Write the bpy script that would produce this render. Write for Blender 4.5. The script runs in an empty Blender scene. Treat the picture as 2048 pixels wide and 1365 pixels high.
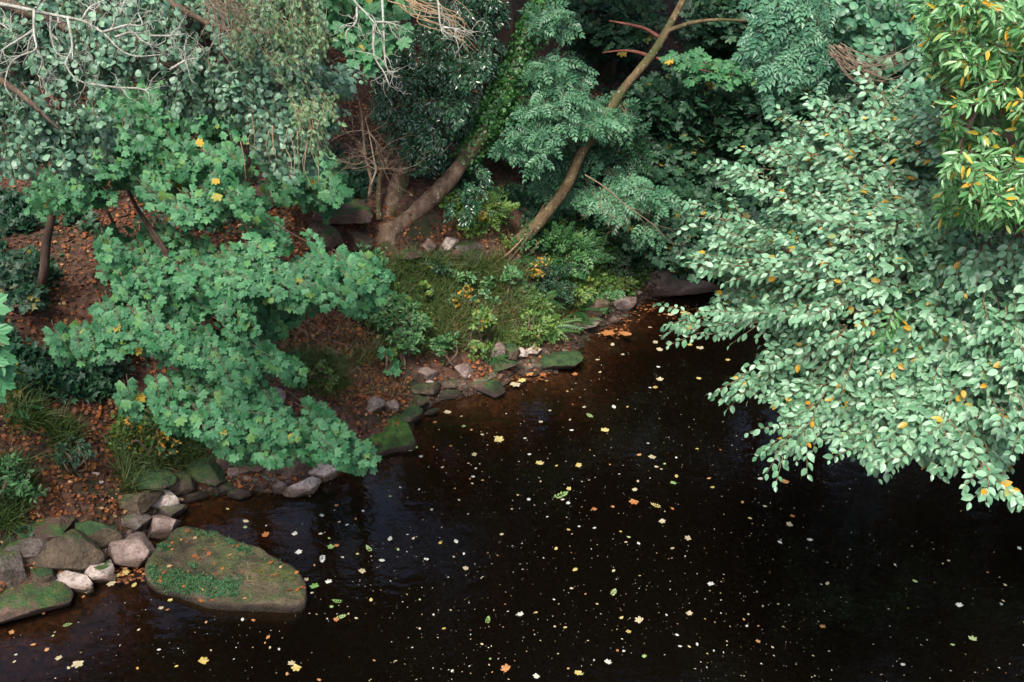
import bpy, math, random
import numpy as np
random.seed(7); R = np.random.default_rng(7)
PI = math.pi
scene = bpy.context.scene
COL = scene.collection
H, TH, FPX = 6.5, math.radians(28), 2048*35/36.
CAM = np.array([0, 0, H]); FW = np.array([0, math.cos(TH), -math.sin(TH)]); UPV = np.array([0, math.sin(TH), math.cos(TH)])
XR = np.array([1., 0, 0])

def ray(u, v):
    u = np.asarray(u, float); v = np.asarray(v, float)
    return FW + ((u-1024)/FPX)[..., None]*XR - ((v-682.5)/FPX)[..., None]*UPV
def W(u, v, z):            # photo direction at a distance (metres along the view axis)
    return CAM + ray(u, v)*np.asarray(z, float)[..., None]
def PZ(u, v, z=0.):        # where a photo direction meets a level
    r = ray(u, v); return CAM + r*((z-H)/r[..., 2])[..., None]
def nrm(a):
    return a/np.maximum(np.linalg.norm(a, axis=-1, keepdims=True), 1e-9)

# ------------------------------------------------------------------ noise
def _h(i, j, k):
    n = (i*374761393 + j*668265263 + k*1442695041) & 0xffffffff
    n = ((n ^ (n >> 15))*2246822519) & 0xffffffff
    n = ((n ^ (n >> 13))*3266489917) & 0xffffffff
    return ((n ^ (n >> 16)) & 0xffff)/65535.*2-1
def vnoise(p):
    p = np.asarray(p, float); i = np.floor(p).astype(np.int64); f = p-i; f = f*f*(3-2*f)
    s = 0
    for a in (0, 1):
        for b in (0, 1):
            for c in (0, 1):
                w = (f[..., 0] if a else 1-f[..., 0])*(f[..., 1] if b else 1-f[..., 1])*(f[..., 2] if c else 1-f[..., 2])
                s = s + w*_h(i[..., 0]+a, i[..., 1]+b, i[..., 2]+c)
    return s
def fbm(p, o=4):
    s = 0; a = 1.
    for k in range(o):
        s = s + a*vnoise(np.asarray(p)*2**k+17.3*k); a *= .5
    return s

# ------------------------------------------------------------------ objects
ORG = {}
def tag(o, label=None, cat=None, group=None, kind=None):
    if label: o['label'] = label
    if cat: o['category'] = cat
    if group: o['group'] = group
    if kind: o['kind'] = kind
    return o
def thing(name, label, cat, loc, group=None):
    o = bpy.data.objects.new(name, None); COL.objects.link(o); o.location = tuple(loc); o.empty_display_size = .2
    ORG[o.name] = np.array(loc, float)
    return tag(o, label, cat, group)
def mesh(name, V, T, mat, parent=None, smooth=False, attrs=None, origin=None):
    """V (n,3) world verts, T (m,3) or (m,4) faces"""
    V = np.asarray(V, float); T = np.asarray(T, np.int32); k = T.shape[1]
    o_ = np.zeros(3)
    if parent is not None: o_ = ORG[parent.name]
    elif origin is not None: o_ = np.array(origin, float)
    me = bpy.data.meshes.new(name)
    me.vertices.add(len(V)); me.vertices.foreach_set('co', (V-o_).astype(np.float32).ravel())
    me.loops.add(T.size); me.loops.foreach_set('vertex_index', T.ravel())
    me.polygons.add(len(T)); me.polygons.foreach_set('loop_start', np.arange(0, T.size, k, dtype=np.int32))
    me.update(calc_edges=True)
    me.polygons.foreach_set('use_smooth', np.full(len(T), smooth))
    for n, a in (attrs or {}).items():
        at = me.attributes.new(n, 'FLOAT', 'POINT'); at.data.foreach_set('value', np.asarray(a, np.float32))
    me.materials.append(mat)
    o = bpy.data.objects.new(name, me); COL.objects.link(o)
    if parent is not None: o.parent = parent; ORG[o.name] = o_
    else: o.location = tuple(o_); ORG[o.name] = o_
    return o

# ------------------------------------------------------------------ materials
def newmat(name):
    m = bpy.data.materials.new(name); m.use_nodes = True; nt = m.node_tree; nt.nodes.clear()
    out = nt.nodes.new('ShaderNodeOutputMaterial'); return m, nt, out
def N(nt, t, **kw):
    n = nt.nodes.new(t)
    for k, v in kw.items():
        if k in n.inputs: n.inputs[k].default_value = v
        else: setattr(n, k, v)
    return n
def ramp(nt, fac, stops, interp='LINEAR'):
    r = nt.nodes.new('ShaderNodeValToRGB'); r.color_ramp.interpolation = interp
    e = r.color_ramp.elements
    while len(e) < len(stops): e.new(.5)
    for i, (p, c) in enumerate(stops):
        e[i].position = p; e[i].color = (*c, 1)
    nt.links.new(fac, r.inputs[0]); return r.outputs[0]
def leafmat(name, stops, rough=.42, spec=.5, trans=.16, interp='LINEAR'):
    m, nt, out = newmat(name)
    at = N(nt, 'ShaderNodeAttribute', attribute_name='rnd')
    c = ramp(nt, at.outputs['Fac'], stops, interp)
    tc = N(nt, 'ShaderNodeTexCoord'); nz = N(nt, 'ShaderNodeTexNoise', Scale=22., Detail=2.)
    nt.links.new(tc.outputs['Object'], nz.inputs['Vector'])
    mr = N(nt, 'ShaderNodeMapRange'); mr.inputs['To Min'].default_value = .72; mr.inputs['To Max'].default_value = 1.3
    nt.links.new(nz.outputs['Fac'], mr.inputs['Value'])
    mx = N(nt, 'ShaderNodeVectorMath', operation='SCALE'); nt.links.new(c, mx.inputs[0]); nt.links.new(mr.outputs[0], mx.inputs['Scale'])
    b = N(nt, 'ShaderNodeBsdfPrincipled', Roughness=rough); b.inputs['Specular IOR Level'].default_value = spec
    nt.links.new(mx.outputs[0], b.inputs['Base Color'])
    t = N(nt, 'ShaderNodeBsdfTranslucent'); 
    sc = N(nt, 'ShaderNodeVectorMath', operation='MULTIPLY'); sc.inputs[1].default_value = (1.3, 1.5, .6)
    nt.links.new(mx.outputs[0], sc.inputs[0]); nt.links.new(sc.outputs[0], t.inputs['Color'])
    ms = N(nt, 'ShaderNodeMixShader', Fac=trans); nt.links.new(b.outputs[0], ms.inputs[1]); nt.links.new(t.outputs[0], ms.inputs[2])
    nt.links.new(ms.outputs[0], out.inputs[0]); return m
def barkmat(name, c1, c2, c3, moss=.0, scale=9., stretch=.35, lichen=0.):
    m, nt, out = newmat(name)
    tc = N(nt, 'ShaderNodeTexCoord'); mp = N(nt, 'ShaderNodeMapping'); mp.inputs['Scale'].default_value = (1, 1, stretch)
    nt.links.new(tc.outputs['Object'], mp.inputs[0])
    nz = N(nt, 'ShaderNodeTexNoise', Scale=scale, Detail=8., Roughness=.65); nt.links.new(mp.outputs[0], nz.inputs['Vector'])
    col = ramp(nt, nz.outputs['Fac'], [(.3, c1), (.52, c2), (.7, c3)])
    n2 = N(nt, 'ShaderNodeTexNoise', Scale=2.3, Detail=5.); nt.links.new(tc.outputs['Object'], n2.inputs['Vector'])
    if moss > 0:
        mk = ramp(nt, n2.outputs['Fac'], [(.62-.25*moss, (0, 0, 0)), (.72-.25*moss, (1, 1, 1))])
        mx = N(nt, 'ShaderNodeMix', data_type='RGBA'); nt.links.new(mk, mx.inputs[0]); nt.links.new(col, mx.inputs[6]); mx.inputs[7].default_value = (.055, .06, .016, 1)
        col = mx.outputs[2]
    if lichen > 0:
        n3 = N(nt, 'ShaderNodeTexNoise', Scale=26., Detail=3.); nt.links.new(tc.outputs['Object'], n3.inputs['Vector'])
        mk = ramp(nt, n3.outputs['Fac'], [(.68-.12*lichen, (0, 0, 0)), (.72-.12*lichen, (1, 1, 1))])
        mx = N(nt, 'ShaderNodeMix', data_type='RGBA'); nt.links.new(mk, mx.inputs[0]); nt.links.new(col, mx.inputs[6]); mx.inputs[7].default_value = (.42, .42, .33, 1)
        col = mx.outputs[2]
    b = N(nt, 'ShaderNodeBsdfPrincipled', Roughness=.85); nt.links.new(col, b.inputs['Base Color'])
    bp = N(nt, 'ShaderNodeBump', Strength=1., Distance=.04); nt.links.new(nz.outputs['Fac'], bp.inputs['Height']); nt.links.new(bp.outputs[0], b.inputs['Normal'])
    nt.links.new(b.outputs[0], out.inputs[0]); return m
def rockmat(name, c1, c2, c3, moss=0., mosscol=(.035, .085, .018), moss2=(.075, .09, .02)):
    """stone with grain, cracks, a wet band at the waterline and moss on what faces up"""
    m, nt, out = newmat(name)
    tc = N(nt, 'ShaderNodeTexCoord'); geo = N(nt, 'ShaderNodeNewGeometry')
    nz = N(nt, 'ShaderNodeTexNoise', Scale=6., Detail=9., Roughness=.7); nt.links.new(geo.outputs['Position'], nz.inputs['Vector'])
    col = ramp(nt, nz.outputs['Fac'], [(.32, c1), (.5, c2), (.66, c3)])
    n4 = N(nt, 'ShaderNodeTexNoise', Scale=38., Detail=4.); nt.links.new(geo.outputs['Position'], n4.inputs['Vector'])
    sp = ramp(nt, n4.outputs['Fac'], [(.33, (.55, .52, .5)), (.46, (.92, .9, .9)), (.7, (1.08, 1.06, 1.05))])
    mu = N(nt, 'ShaderNodeMix', data_type='RGBA', blend_type='MULTIPLY'); mu.inputs[0].default_value = 1; nt.links.new(col, mu.inputs[6]); nt.links.new(sp, mu.inputs[7]); col = mu.outputs[2]
    if moss > 0:
        sx = N(nt, 'ShaderNodeSeparateXYZ'); nt.links.new(geo.outputs['Normal'], sx.inputs[0])
        n2 = N(nt, 'ShaderNodeTexNoise', Scale=2.6, Detail=6., Roughness=.65); nt.links.new(geo.outputs['Position'], n2.inputs['Vector'])
        a = N(nt, 'ShaderNodeMath', operation='MULTIPLY'); a.inputs[1].default_value = .45; nt.links.new(sx.outputs[2], a.inputs[0])
        s = N(nt, 'ShaderNodeMath', operation='ADD'); nt.links.new(a.outputs[0], s.inputs[0]); nt.links.new(n2.outputs['Fac'], s.inputs[1])
        mk = ramp(nt, s.outputs[0], [(1.0-.42*moss-.05, (0, 0, 0)), (min(.99, 1.0-.42*moss+.08), (1, 1, 1))])
        n3 = N(nt, 'ShaderNodeTexNoise', Scale=11., Detail=6.); nt.links.new(geo.outputs['Position'], n3.inputs['Vector'])
        mc = ramp(nt, n3.outputs['Fac'], [(.35, tuple(x*.55 for x in mosscol)), (.5, mosscol), (.68, moss2)])
        mx = N(nt, 'ShaderNodeMix', data_type='RGBA'); nt.links.new(mk, mx.inputs[0]); nt.links.new(col, mx.inputs[6]); nt.links.new(mc, mx.inputs[7]); col = mx.outputs[2]
    cn = N(nt, 'ShaderNodeMix', data_type='RGBA'); cn.inputs[0].default_value = .22; nt.links.new(geo.outputs['Position'], cn.inputs[6]); nt.links.new(nz.outputs['Color'], cn.inputs[7])
    ck = N(nt, 'ShaderNodeTexVoronoi', feature='DISTANCE_TO_EDGE', Scale=3.4); nt.links.new(cn.outputs[2], ck.inputs['Vector'])
    cr_ = ramp(nt, ck.outputs['Distance'], [(0, (.3, .28, .26)), (.016, (1, 1, 1))])
    mc_ = N(nt, 'ShaderNodeMix', data_type='RGBA', blend_type='MULTIPLY'); mc_.inputs[0].default_value = .75; nt.links.new(col, mc_.inputs[6]); nt.links.new(cr_, mc_.inputs[7]); col = mc_.outputs[2]
    # wet band
    px = N(nt, 'ShaderNodeSeparateXYZ'); nt.links.new(geo.outputs['Position'], px.inputs[0])
    ad = N(nt, 'ShaderNodeMath', operation='MULTIPLY_ADD'); nt.links.new(nz.outputs['Fac'], ad.inputs[0]); ad.inputs[1].default_value = -.09; nt.links.new(px.outputs[2], ad.inputs[2])
    wet = ramp(nt, ad.outputs[0], [(.0, (.25, .21, .16)), (.03, (.45, .4, .35)), (.06, (1, 1, 1))])
    mw = N(nt, 'ShaderNodeMix', data_type='RGBA', blend_type='MULTIPLY'); mw.inputs[0].default_value = 1; nt.links.new(col, mw.inputs[6]); nt.links.new(wet, mw.inputs[7]); col = mw.outputs[2]
    b = N(nt, 'ShaderNodeBsdfPrincipled', Roughness=.82); nt.links.new(col, b.inputs['Base Color'])
    sm = N(nt, 'ShaderNodeMath', operation='ADD'); nt.links.new(nz.outputs['Fac'], sm.inputs[0]); nt.links.new(n4.outputs['Fac'], sm.inputs[1])
    bp = N(nt, 'ShaderNodeBump', Strength=.7, Distance=.03); nt.links.new(sm.outputs[0], bp.inputs['Height']); nt.links.new(bp.outputs[0], b.inputs['Normal'])
    nt.links.new(b.outputs[0], out.inputs[0]); return m

YEL, ORG_ = (.42, .26, .015), (.45, .15, .015)
M = {}
M['sycamore'] = leafmat('sycamore_leaf', [(0, (.022, .105, .038)), (.5, (.042, .165, .062)), (.86, (.080, .23, .095)), (.95, (.075, .21, .06)), (.992, (.11, .22, .05)), (.998, YEL), (1, YEL)], .5, .4)
M['alder'] = leafmat('alder_leaf', [(0, (.040, .10, .062)), (.5, (.085, .175, .108)), (.97, (.16, .29, .18)), (1, (.10, .22, .10))], .42, .45)
M['alder_small'] = leafmat('alder_small_leaf', [(0, (.04, .10, .04)), (.6, (.08, .16, .065)), (1, (.14, .22, .09))], .5)
M['elm'] = leafmat('elm_leaf', [(0, (.060, .155, .078)), (.5, (.125, .275, .148)), (.95, (.27, .44, .29)), (.975, (.15, .28, .12)), (.98, (.38, .27, .03)), (1, (.42, .22, .02))], .40, .5)
M['lance'] = leafmat('willow_leaf', [(0, (.05, .17, .045)), (.5, (.10, .26, .08)), (.91, (.20, .38, .16)), (.93, (.42, .34, .03)), (1, (.52, .26, .02))], .36, .6)
M['ash'] = leafmat('ash_leaf', [(0, (.034, .11, .056)), (.5, (.062, .18, .092)), (1, (.12, .27, .14))], .45)
M['ashtop'] = leafmat('ash_top_leaf', [(0, (.04, .13, .075)), (.5, (.075, .20, .12)), (1, (.14, .30, .17))], .42)
M['ivy'] = leafmat('ivy_leaf', [(0, (.012, .055, .024)), (.5, (.024, .095, .040)), (1, (.05, .15, .06))], .25, .8, .1)
M['ivylight'] = leafmat('trunk_ivy_leaf', [(0, (.022, .10, .024)), (.5, (.04, .15, .035)), (1, (.08, .20, .04))], .35, .6, .15)
M['dark'] = leafmat('shade_darkened_leaf', [(0, (.008, .038, .018)), (.6, (.017, .066, .030)), (.975, (.032, .095, .038)), (.985, (.16, .14, .02)), (1, (.22, .17, .02))], .5)  # leaf colour darkened to stand in for deep shade
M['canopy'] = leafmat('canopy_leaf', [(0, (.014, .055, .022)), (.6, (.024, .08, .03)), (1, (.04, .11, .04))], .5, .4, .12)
M['herb'] = leafmat('herb_leaf', [(0, (.030, .085, .018)), (.45, (.075, .16, .028)), (.88, (.14, .22, .04)), (.97, (.20, .19, .03)), (1, (.25, .13, .02))], .5)
M['shrub'] = leafmat('shrub_leaf', [(0, (.026, .095, .030)), (.6, (.055, .165, .050)), (1, (.11, .22, .07))], .45)
M['yellowshrub'] = leafmat('yellowing_leaf', [(0, (.02, .07, .02)), (.62, (.035, .10, .025)), (.66, (.30, .17, .01)), (1, (.42, .22, .01))], .5)
M['fern'] = leafmat('fern_frond', [(0, (.02, .09, .025)), (.6, (.04, .14, .04)), (1, (.10, .18, .05))], .5)
M['grass'] = leafmat('grass_blade', [(0, (.024, .060, .012)), (.5, (.050, .095, .018)), (.78, (.095, .12, .03)), (.88, (.17, .13, .05)), (1, (.22, .15, .07))], .55)
M['straw'] = leafmat('straw', [(0, (.06, .05, .02)), (.5, (.14, .10, .045)), (1, (.26, .18, .09))], .6)
M['litter'] = leafmat('dead_leaf', [(0, (.035, .015, .008)), (.42, (.11, .044, .020)), (.70, (.21, .075, .028)), (.88, (.28, .09, .022)), (.95, (.36, .15, .04)), (1, (.40, .29, .16))], .6, .3, .1)
M['bark'] = barkmat('grey_brown_bark', (.055, .032, .02), (.15, .095, .058), (.27, .19, .125), moss=.4, scale=14, lichen=.1)
M['ashbark'] = barkmat('mossy_ash_bark', (.055, .03, .016), (.12, .08, .035), (.2, .15, .08), moss=.6, scale=14, lichen=.15)
M['darkbark'] = barkmat('dark_bark', (.025, .014, .01), (.065, .036, .026), (.12, .07, .05), moss=.3)
M['redbark'] = barkmat('red_brown_bark', (.05, .015, .01), (.13, .04, .025), (.2, .08, .05))
M['twig'] = barkmat('twig', (.05, .03, .02), (.12, .08, .05), (.2, .14, .09), scale=20)
M['lichen'] = barkmat('lichened_twig', (.20, .19, .14), (.42, .42, .35), (.6, .61, .54), scale=30)
M['rootbark'] = barkmat('root_bark', (.10, .055, .035), (.20, .12, .08), (.3, .2, .14), scale=20)
M['twig2'] = barkmat('fine_twig', (.13, .085, .05), (.24, .165, .11), (.36, .28, .2), scale=30)
M['tan'] = barkmat('tan_twig', (.18, .11, .06), (.32, .21, .12), (.45, .33, .2), scale=30)
M['pale'] = rockmat('pale_pink_stone', (.10, .068, .055), (.22, .16, .135), (.34, .27, .235))
M['white'] = rockmat('whitish_stone', (.20, .155, .125), (.42, .345, .30), (.58, .50, .44), moss=.03)
M['grey'] = rockmat('grey_stone', (.05, .038, .028), (.12, .098, .078), (.21, .175, .15), moss=.2)
M['brown'] = rockmat('brown_stone', (.032, .019, .013), (.085, .052, .035), (.16, .10, .07), moss=.15)
M['olive'] = rockmat('half_mossed_stone', (.035, .026, .015), (.08, .058, .034), (.15, .11, .07), moss=.36, mosscol=(.03, .042, .010), moss2=(.065, .065, .02))
M['moss'] = rockmat('moss_covered_stone', (.035, .027, .015), (.08, .058, .035), (.14, .11, .07), moss=.72, mosscol=(.02, .055, .012), moss2=(.045, .07, .015))
M['flat'] = rockmat('flat_mossy_stone', (.035, .026, .013), (.075, .056, .030), (.15, .115, .07), moss=.27, mosscol=(.040, .050, .014), moss2=(.080, .078, .025))

M['moss_leaf'] = leafmat('moss', [(0, (.02, .085, .03)), (.6, (.035, .13, .05)), (1, (.07, .14, .04))], .7)
M['fl_orange'] = leafmat('orange_leaf', [(0, (.30, .10, .03)), (1, (.42, .22, .08))], .5, .5, .05)
M['fl_cream'] = leafmat('cream_leaf', [(0, (.32, .27, .16)), (1, (.46, .39, .25))], .5, .5, .05)
M['fl_yellow'] = leafmat('yellow_leaf', [(0, (.36, .26, .06)), (1, (.46, .39, .15))], .5, .5, .05)
M['fl_green'] = leafmat('green_fallen_leaf', [(0, (.12, .24, .06)), (1, (.34, .42, .18))], .5, .5, .05)
M['fl_white'] = leafmat('pale_leaf', [(0, (.38, .38, .31)), (1, (.50, .50, .44))], .5, .5, .05)
M['fl_mixed'] = leafmat('floating_speck', [(0, (.42, .42, .36)), (.6, (.40, .35, .24)), (.85, (.36, .28, .1)), (1, (.3, .12, .04))], .5, .5, .05)
M['slab'] = rockmat('slab_stone', (.04, .025, .016), (.085, .055, .036), (.14, .10, .07), moss=.5, mosscol=(.05, .12, .015), moss2=(.09, .16, .025))

# ------------------------------------------------------------------ world, sun, camera
world = bpy.data.worlds.new('World'); scene.world = world; world.use_nodes = True
nt = world.node_tree; bg = nt.nodes['Background']
sky = nt.nodes.new('ShaderNodeTexSky'); sky.sky_type = 'NISHITA'; sky.sun_disc = False
SUN_EL, SUN_AZ = math.radians(58), math.radians(200)      # azimuth clockwise from +Y: light from behind the camera
sky.sun_elevation = SUN_EL; sky.sun_rotation = SUN_AZ; sky.dust_density = 4.; sky.air_density = 1.; sky.ozone_density = 1.
nt.links.new(sky.outputs[0], bg.inputs[0]); bg.inputs[1].default_value = .105
sl = bpy.data.lights.new('sun', 'SUN'); sl.energy = 1.5; sl.angle = math.radians(16); sl.color = (1, .96, .88)
so = bpy.data.objects.new('sun', sl); COL.objects.link(so)
from mathutils import Vector
sd = Vector((math.sin(SUN_AZ)*math.cos(SUN_EL), math.cos(SUN_AZ)*math.cos(SUN_EL), math.sin(SUN_EL)))
so.rotation_euler = sd.to_track_quat('Z', 'Y').to_euler(); so.location = (0, -5, 20)
cd = bpy.data.cameras.new('camera'); cam = bpy.data.objects.new('camera', cd); COL.objects.link(cam)
cam.location = (0, 0, H); cam.rotation_euler = (PI/2-TH, 0, 0); cd.lens = 35; cd.sensor_width = 36; cd.clip_start = .05; cd.clip_end = 500
scene.camera = cam
vs = scene.view_settings; vs.view_transform = 'Standard'; vs.look = 'None'; vs.exposure = 1.6; vs.gamma = 1

# ------------------------------------------------------------------ terrain
shore_px = [(0, 1235), (90, 1205), (170, 1165), (235, 1130), (290, 1080), (350, 1010), (400, 990), (500, 985), (590, 985), (675, 955), (740, 915), (825, 880), (838, 835), (880, 800), (985, 785), (1040, 750), (1120, 745), (1160, 700), (1190, 665), (1250, 640), (1290, 600), (1330, 592), (1385, 570), (1400, 552)]
SL = [tuple(PZ(u, v)[:2]) for u, v in shore_px]
SL = [(-9, -40), (-8, 0), (-6.6, 4.6)] + SL + [(5.2, 15.6), (8, 17.6), (13, 20.5), (24, 24), (60, 30)]
SRB = [(62, 22), (40, 18), (20, 16), (12.5, 14), (9.2, 11.5), (7.7, 9), (7, 6), (6.5, 0), (6.5, -40)]
POLY = np.array(SL+SRB)
def in_poly(px, py, poly):
    poly = np.asarray(poly, float); c = np.zeros(px.shape, bool); j = len(poly)-1
    for i in range(len(poly)):
        x1, y1 = poly[i]; x2, y2 = poly[j]
        if y1 != y2:
            c ^= ((y1 > py) != (y2 > py)) & (px < (x2-x1)*(py-y1)/(y2-y1)+x1)
        j = i
    return c
def dist_poly(px, py, poly):
    d = np.full(px.shape, 1e9); n = len(poly)
    for i in range(n):
        a = poly[i]; b = poly[(i+1) % n]; ab = b-a; L = ab@ab
        t = np.clip(((px-a[0])*ab[0]+(py-a[1])*ab[1])/L, 0, 1)
        d = np.minimum(d, np.hypot(px-a[0]-t*ab[0], py-a[1]-t*ab[1]))
    return d
FX = [0, .15, .5, 1., 2., 2.6, 4., 5.5, 9., 14., 30., 80.]
FZ = [-.03, .10, .38, .85, 1.75, 1.95, 2.12, 2.8, 5.8, 10., 18., 24.]
def height(x, y):
    sgn = in_poly(x, y, POLY); d = dist_poly(x, y, POLY)
    p = np.stack([x, y, np.zeros_like(x)], -1)
    land = np.interp(d, FX, FZ) + np.clip(d, 0, 1)*(fbm(p*.7, 3)*.16+fbm(p*3.1, 3)*.05) + np.clip(d-3, 0, 4)*.1*fbm(p*.25, 2)
    wat = -.03-np.minimum(1.5, .42*d) + np.clip(d, 0, 1)*fbm(p*2.2, 3)*.06
    return np.where(sgn, wat, land)
def axis(lo, hi, a, b, step):     # fine between a and b, coarsening outwards
    c = list(np.arange(a, b, step)); s = step; x = a
    L = []
    while x > lo: s *= 1.12; x -= s; L.append(x)
    s = step; x = c[-1]; Rr = []
    while x < hi: s *= 1.12; x += s; Rr.append(x)
    return np.array(L[::-1]+c+Rr)
gx = axis(-90, 90, -8, 8.5, .085); gy = axis(-60, 110, 4.5, 19, .085)
GX, GY = np.meshgrid(gx, gy); GZ = height(GX, GY)
nx, ny = len(gx), len(gy)
idx = np.arange(nx*ny).reshape(ny, nx)
quads = np.stack([idx[:-1, :-1], idx[:-1, 1:], idx[1:, 1:], idx[1:, :-1]], -1).reshape(-1, 4)
def gz(x, y):                      # bilinear height
    i = np.clip(np.searchsorted(gx, x)-1, 0, nx-2); j = np.clip(np.searchsorted(gy, y)-1, 0, ny-2)
    a = (x-gx[i])/(gx[i+1]-gx[i]); b = (y-gy[j])/(gy[j+1]-gy[j])
    return GZ[j, i]*(1-a)*(1-b)+GZ[j, i+1]*a*(1-b)+GZ[j+1, i]*(1-a)*b+GZ[j+1, i+1]*a*b
def hit(u, v, water=False):        # where a photo direction meets the land
    u = np.atleast_1d(np.asarray(u, float)); v = np.atleast_1d(np.asarray(v, float)); r = ray(u, v)
    t = np.full(u.shape, 4.); done = np.zeros(u.shape, bool)
    for _ in range(900):
        p = CAM+r*t[:, None]; g = gz(p[:, 0], p[:, 1])
        if water: g = np.maximum(g, 0)
        done |= p[:, 2] <= g
        if done.all(): break
        t = np.where(done, t, t+np.maximum(.02, (p[:, 2]-g)*.35))
    return CAM+r*t[:, None]
gm, gnt, gout = newmat('leaf_strewn_red_soil')
tc = N(gnt, 'ShaderNodeTexCoord')
n1 = N(gnt, 'ShaderNodeTexNoise', Scale=1.3, Detail=7., Roughness=.65); gnt.links.new(tc.outputs['Object'], n1.inputs['Vector'])
n2 = N(gnt, 'ShaderNodeTexNoise', Scale=16., Detail=8., Roughness=.7); gnt.links.new(tc.outputs['Object'], n2.inputs['Vector'])
soil = ramp(gnt, n2.outputs['Fac'], [(.3, (.024, .012, .007)), (.5, (.080, .036, .022)), (.7, (.17, .092, .06))])
vo = N(gnt, 'ShaderNodeTexVoronoi', Scale=22.); gnt.links.new(tc.outputs['Object'], vo.inputs['Vector'])
hs = N(gnt, 'ShaderNodeSeparateColor'); gnt.links.new(vo.outputs['Color'], hs.inputs[0])
lc = ramp(gnt, hs.outputs[0], [(0, (.02, .010, .006)), (.6, (.05, .022, .012)), (.93, (.10, .036, .014)), (1, (.2, .10, .04))])
lk = ramp(gnt, hs.outputs[1], [(.55, (0, 0, 0)), (.58, (1, 1, 1))])
mx = N(gnt, 'ShaderNodeMix', data_type='RGBA'); gnt.links.new(lk, mx.inputs[0]); gnt.links.new(soil, mx.inputs[6]); gnt.links.new(lc, mx.inputs[7])
mk = ramp(gnt, n1.outputs['Fac'], [(.5, (0, 0, 0)), (.62, (1, 1, 1))])
m2 = N(gnt, 'ShaderNodeMix', data_type='RGBA'); gnt.links.new(mk, m2.inputs[0]); gnt.links.new(mx.outputs[2], m2.inputs[6]); m2.inputs[7].default_value = (.020, .024, .008, 1)
gb = N(gnt, 'ShaderNodeBsdfPrincipled', Roughness=.9); gnt.links.new(m2.outputs[2], gb.inputs['Base Color'])
bp = N(gnt, 'ShaderNodeBump', Strength=.9, Distance=.03); gnt.links.new(n2.outputs['Fac'], bp.inputs['Height']); gnt.links.new(bp.outputs[0], gb.inputs['Normal'])
gnt.links.new(gb.outputs[0], gout.inputs[0])
g = mesh('river_bank_ground', np.stack([GX, GY, GZ], -1).reshape(-1, 3), quads, gm, smooth=True)
tag(g, 'steep red earth river bank strewn with fallen orange leaves', kind='structure', cat='ground')

# water: a closed body of dark peaty water
wm, wnt, wout = newmat('dark_peaty_water')
fr = N(wnt, 'ShaderNodeFresnel', IOR=1.33)
gl = N(wnt, 'ShaderNodeBsdfGlossy', Roughness=.015); tr = N(wnt, 'ShaderNodeBsdfTransparent'); tr.inputs[0].default_value = (.8, .68, .55, 1)
df = N(wnt, 'ShaderNodeBsdfDiffuse'); df.inputs[0].default_value = (.050, .034, .020, 1)     # peat in suspension
mm = N(wnt, 'ShaderNodeMixShader', Fac=.05); wnt.links.new(tr.outputs[0], mm.inputs[1]); wnt.links.new(df.outputs[0], mm.inputs[2])
ms = N(wnt, 'ShaderNodeMixShader'); wnt.links.new(fr.outputs[0], ms.inputs[0]); wnt.links.new(mm.outputs[0], ms.inputs[1]); wnt.links.new(gl.outputs[0], ms.inputs[2])
tcw = N(wnt, 'ShaderNodeTexCoord'); mp = N(wnt, 'ShaderNodeMapping'); mp.inputs['Scale'].default_value = (1, 1.8, 1)
wnt.links.new(tcw.outputs['Object'], mp.inputs[0])
nw = N(wnt, 'ShaderNodeTexNoise', Scale=5., Detail=3., Roughness=.5); wnt.links.new(mp.outputs[0], nw.inputs['Vector'])
bw = N(wnt, 'ShaderNodeBump', Strength=.045, Distance=.1); wnt.links.new(nw.outputs['Fac'], bw.inputs['Height'])
wnt.links.new(bw.outputs[0], fr.inputs['Normal']); wnt.links.new(bw.outputs[0], gl.inputs['Normal'])
va = N(wnt, 'ShaderNodeVolumeAbsorption', Density=5.5); va.inputs['Color'].default_value = (.52, .46, .38, 1)
wnt.links.new(ms.outputs[0], wout.inputs[0]); wnt.links.new(va.outputs[0], wout.inputs['Volume'])
x0, x1, y0, y1, zb = -12, 65, -45, 40, -2.6
bv = [(x, y, z) for z in (zb, 0.) for x, y in ((x0, y0), (x1, y0), (x1, y1), (x0, y1))]
wt = mesh('river_water', bv, [(3, 2, 1, 0), (4, 5, 6, 7), (0, 1, 5, 4), (1, 2, 6, 5), (2, 3, 7, 6), (3, 0, 4, 7)], wm)
tag(wt, 'still, nearly black river water reflecting the trees', kind='structure', cat='river')

# ------------------------------------------------------------------ leaf templates: verts (k,3), tris
def rows_leaf(rows, fold=.1, curl=.12):
    V = [(0, 0, 0)]; F = []
    for x, w in rows: V += [(x, w, fold*w*2-curl*x*x), (x, 0, -curl*x*x), (x, -w, fold*w*2-curl*x*x)]
    V.append((1, 0, -curl)); n = len(rows)
    F += [(0, 2, 1), (0, 3, 2)]
    for i in range(n-1):
        a = 1+3*i; b = a+3
        F += [(a, a+1, b+1), (a, b+1, b), (a+1, a+2, b+2), (a+1, b+2, b+1)]
    a = 1+3*(n-1); e = len(V)-1
    F += [(a, a+1, e), (a+1, a+2, e)]
    return np.array(V, float), np.array(F)
def star_leaf(cx, pts, bend=.2, ribs=.03):
    full = pts + [(-a, r) for a, r in pts[::-1] if 0 < a < 180]
    V = [(cx, 0, 0)]
    for k, (a, r) in enumerate(full):
        a = math.radians(a); V.append((cx+r*math.cos(a), r*math.sin(a), -bend*r*r+(ribs if k % 2 else -ribs)))
    n = len(full)
    return np.array(V, float), np.array([(0, 1+i, 1+(i+1) % n) for i in range(n)])
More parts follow.
